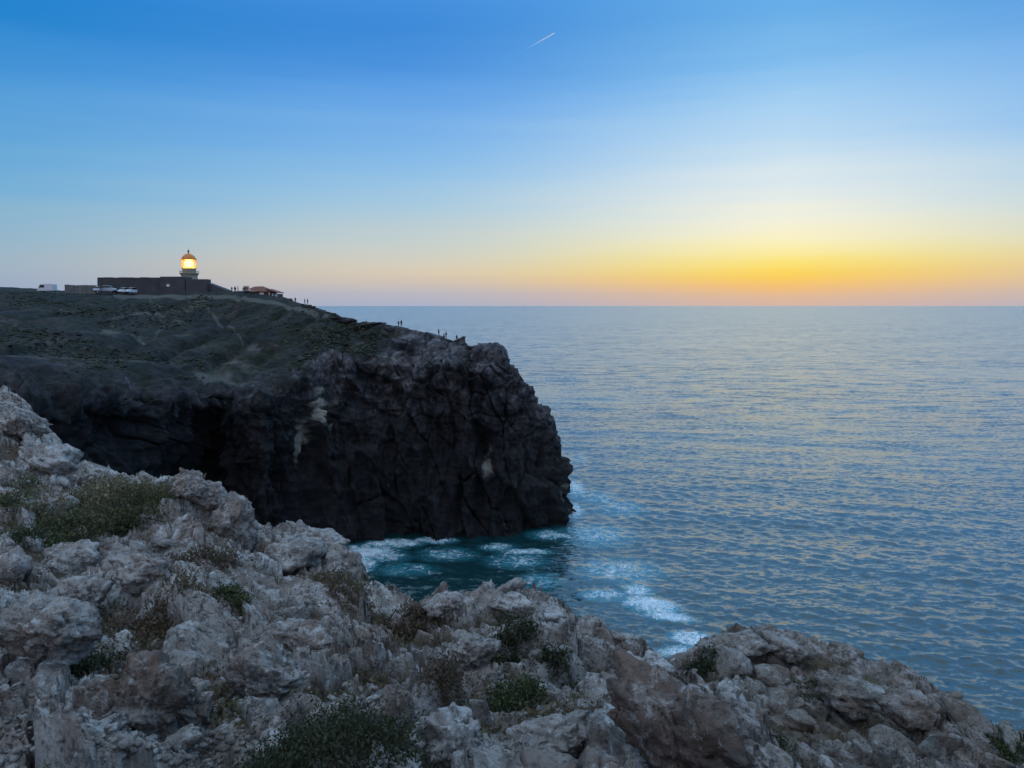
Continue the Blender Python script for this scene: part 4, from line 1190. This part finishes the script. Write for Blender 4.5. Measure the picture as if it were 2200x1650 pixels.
cl = [plain('navy_cloth', (0.02, 0.022, 0.035), 0.9), plain('black_cloth', (0.014, 0.014, 0.016), 0.9), plain('grey_cloth', (0.05, 0.05, 0.055), 0.9)]
PM = {(p, i): person_mesh(p, cl[i], cl[1 if i != 1 else 0], i) for p in ('stand', 'walk', 'sit') for i in (0, 1, 2)}
HM = {p: hair_mesh(p) for p in ('stand', 'walk', 'sit')}
def person(px, pose, c, rz, label, s=1.0, dY=0.0):
    p, _ = skyline(px)
    o = link('person', PM[(pose, c)], None, (p[0], p[1] + dY, p[2] - 0.03)); o.rotation_euler = (0, 0, R(rz)); o.scale = (s, s, s)
    tag(o, label, 'person', 'people on the headland skyline')
    link('hair', HM[pose], o)
person(498, 'stand', 0, 20, 'dark-clothed person, first from the left in the cluster between fort ramp and tiled house')
person(503, 'stand', 1, 160, 'dark-clothed person, second from the left in the cluster between fort ramp and tiled house', 1.06)
person(507.5, 'walk', 2, 90, 'dark-clothed person, third from the left in the cluster between fort ramp and tiled house', 0.96)
person(512.5, 'stand', 0, -60, 'dark-clothed person, rightmost in the cluster between fort ramp and tiled house', 1.04)
person(635.5, 'stand', 1, 10, 'lone person in dark clothes standing just right of the parapet wall', 1.05)
person(657, 'walk', 0, -80, 'person in dark clothes, left of two walking down below the parapet wall')
person(663, 'walk', 1, -90, 'person in dark clothes, right of two walking down below the parapet wall', 1.04)
person(858.5, 'stand', 1, 0, 'shorter person, left of the pair standing alone on the sloping crest', 0.94)
person(864.5, 'stand', 0, -20, 'taller person, right of the pair standing alone on the sloping crest', 1.08)
person(945, 'stand', 2, -40, 'person in dark clothes standing leftmost of the five near the cliff tip', 1.0)
person(955, 'sit', 0, -90, 'person sitting between the two standing near the cliff tip', 1.1)
person(961, 'stand', 1, 60, 'person standing right beside the sitting person near the cliff tip', 1.05)
person(979, 'stand', 0, -10, 'person standing second from the right nearest the cliff tip', 0.95)
person(986, 'sit', 1, -90, 'person sitting furthest right on the cliff tip', 1.15)

# ------------------------------------------------------------------ contrail, ten kilometres up
a_ = at(1126, 108, 28000); b_ = at(1193, 70, 28000)
NV, NR_ = 60, 8
V_ = []
ax = (b_ - a_) / np.linalg.norm(b_ - a_); s_ = np.cross(ax, (0, 1, 0)); s_ /= np.linalg.norm(s_); t_ = np.cross(ax, s_)
for i in range(NV):
    f = i / (NV - 1); r = (6 + 16 * f ** 0.8) * (1 if f < 0.93 else max(0.05, (1 - f) / 0.07)) * (1 + 0.15 * math.sin(i * 1.7))
    c_ = a_ + (b_ - a_) * f
    for j in range(NR_):
        w_ = 2 * math.pi * j / NR_; V_.append(c_ + s_ * (r * math.cos(w_)) + t_ * (r * math.sin(w_)))
F_ = [(i * NR_ + j, i * NR_ + (j + 1) % NR_, (i + 1) * NR_ + (j + 1) % NR_, (i + 1) * NR_ + j) for i in range(NV - 1) for j in range(NR_)]
t = NT('contrail_vapour'); tl = t.n.new('ShaderNodeBsdfTranslucent'); tl.inputs[0].default_value = (0.95, 0.95, 0.95, 1)
df = t.n.new('ShaderNodeBsdfDiffuse'); df.inputs[0].default_value = (0.95, 0.95, 0.95, 1)
m1 = t.n.new('ShaderNodeMixShader'); m1.inputs[0].default_value = 0.5; t.l.new(df.outputs[0], m1.inputs[1]); t.l.new(tl.outputs[0], m1.inputs[2])
trn = t.n.new('ShaderNodeBsdfTransparent'); m2 = t.n.new('ShaderNodeMixShader')
t.l.new(t.math('MULTIPLY', t.attr('dens'), 0.75), m2.inputs[0]); t.l.new(trn.outputs[0], m2.inputs[1]); t.l.new(m1.outputs[0], m2.inputs[2]); t.l.new(m2.outputs[0], t.out.inputs[0])
me = mesh_np('contrail', np.array(V_), np.array(F_), t.m)
attr(me, 'dens', np.repeat(np.linspace(0.05, 1, NV) ** 1.3, NR_))
tag(link('contrail', me), 'short white contrail high in the blue sky', 'contrail')
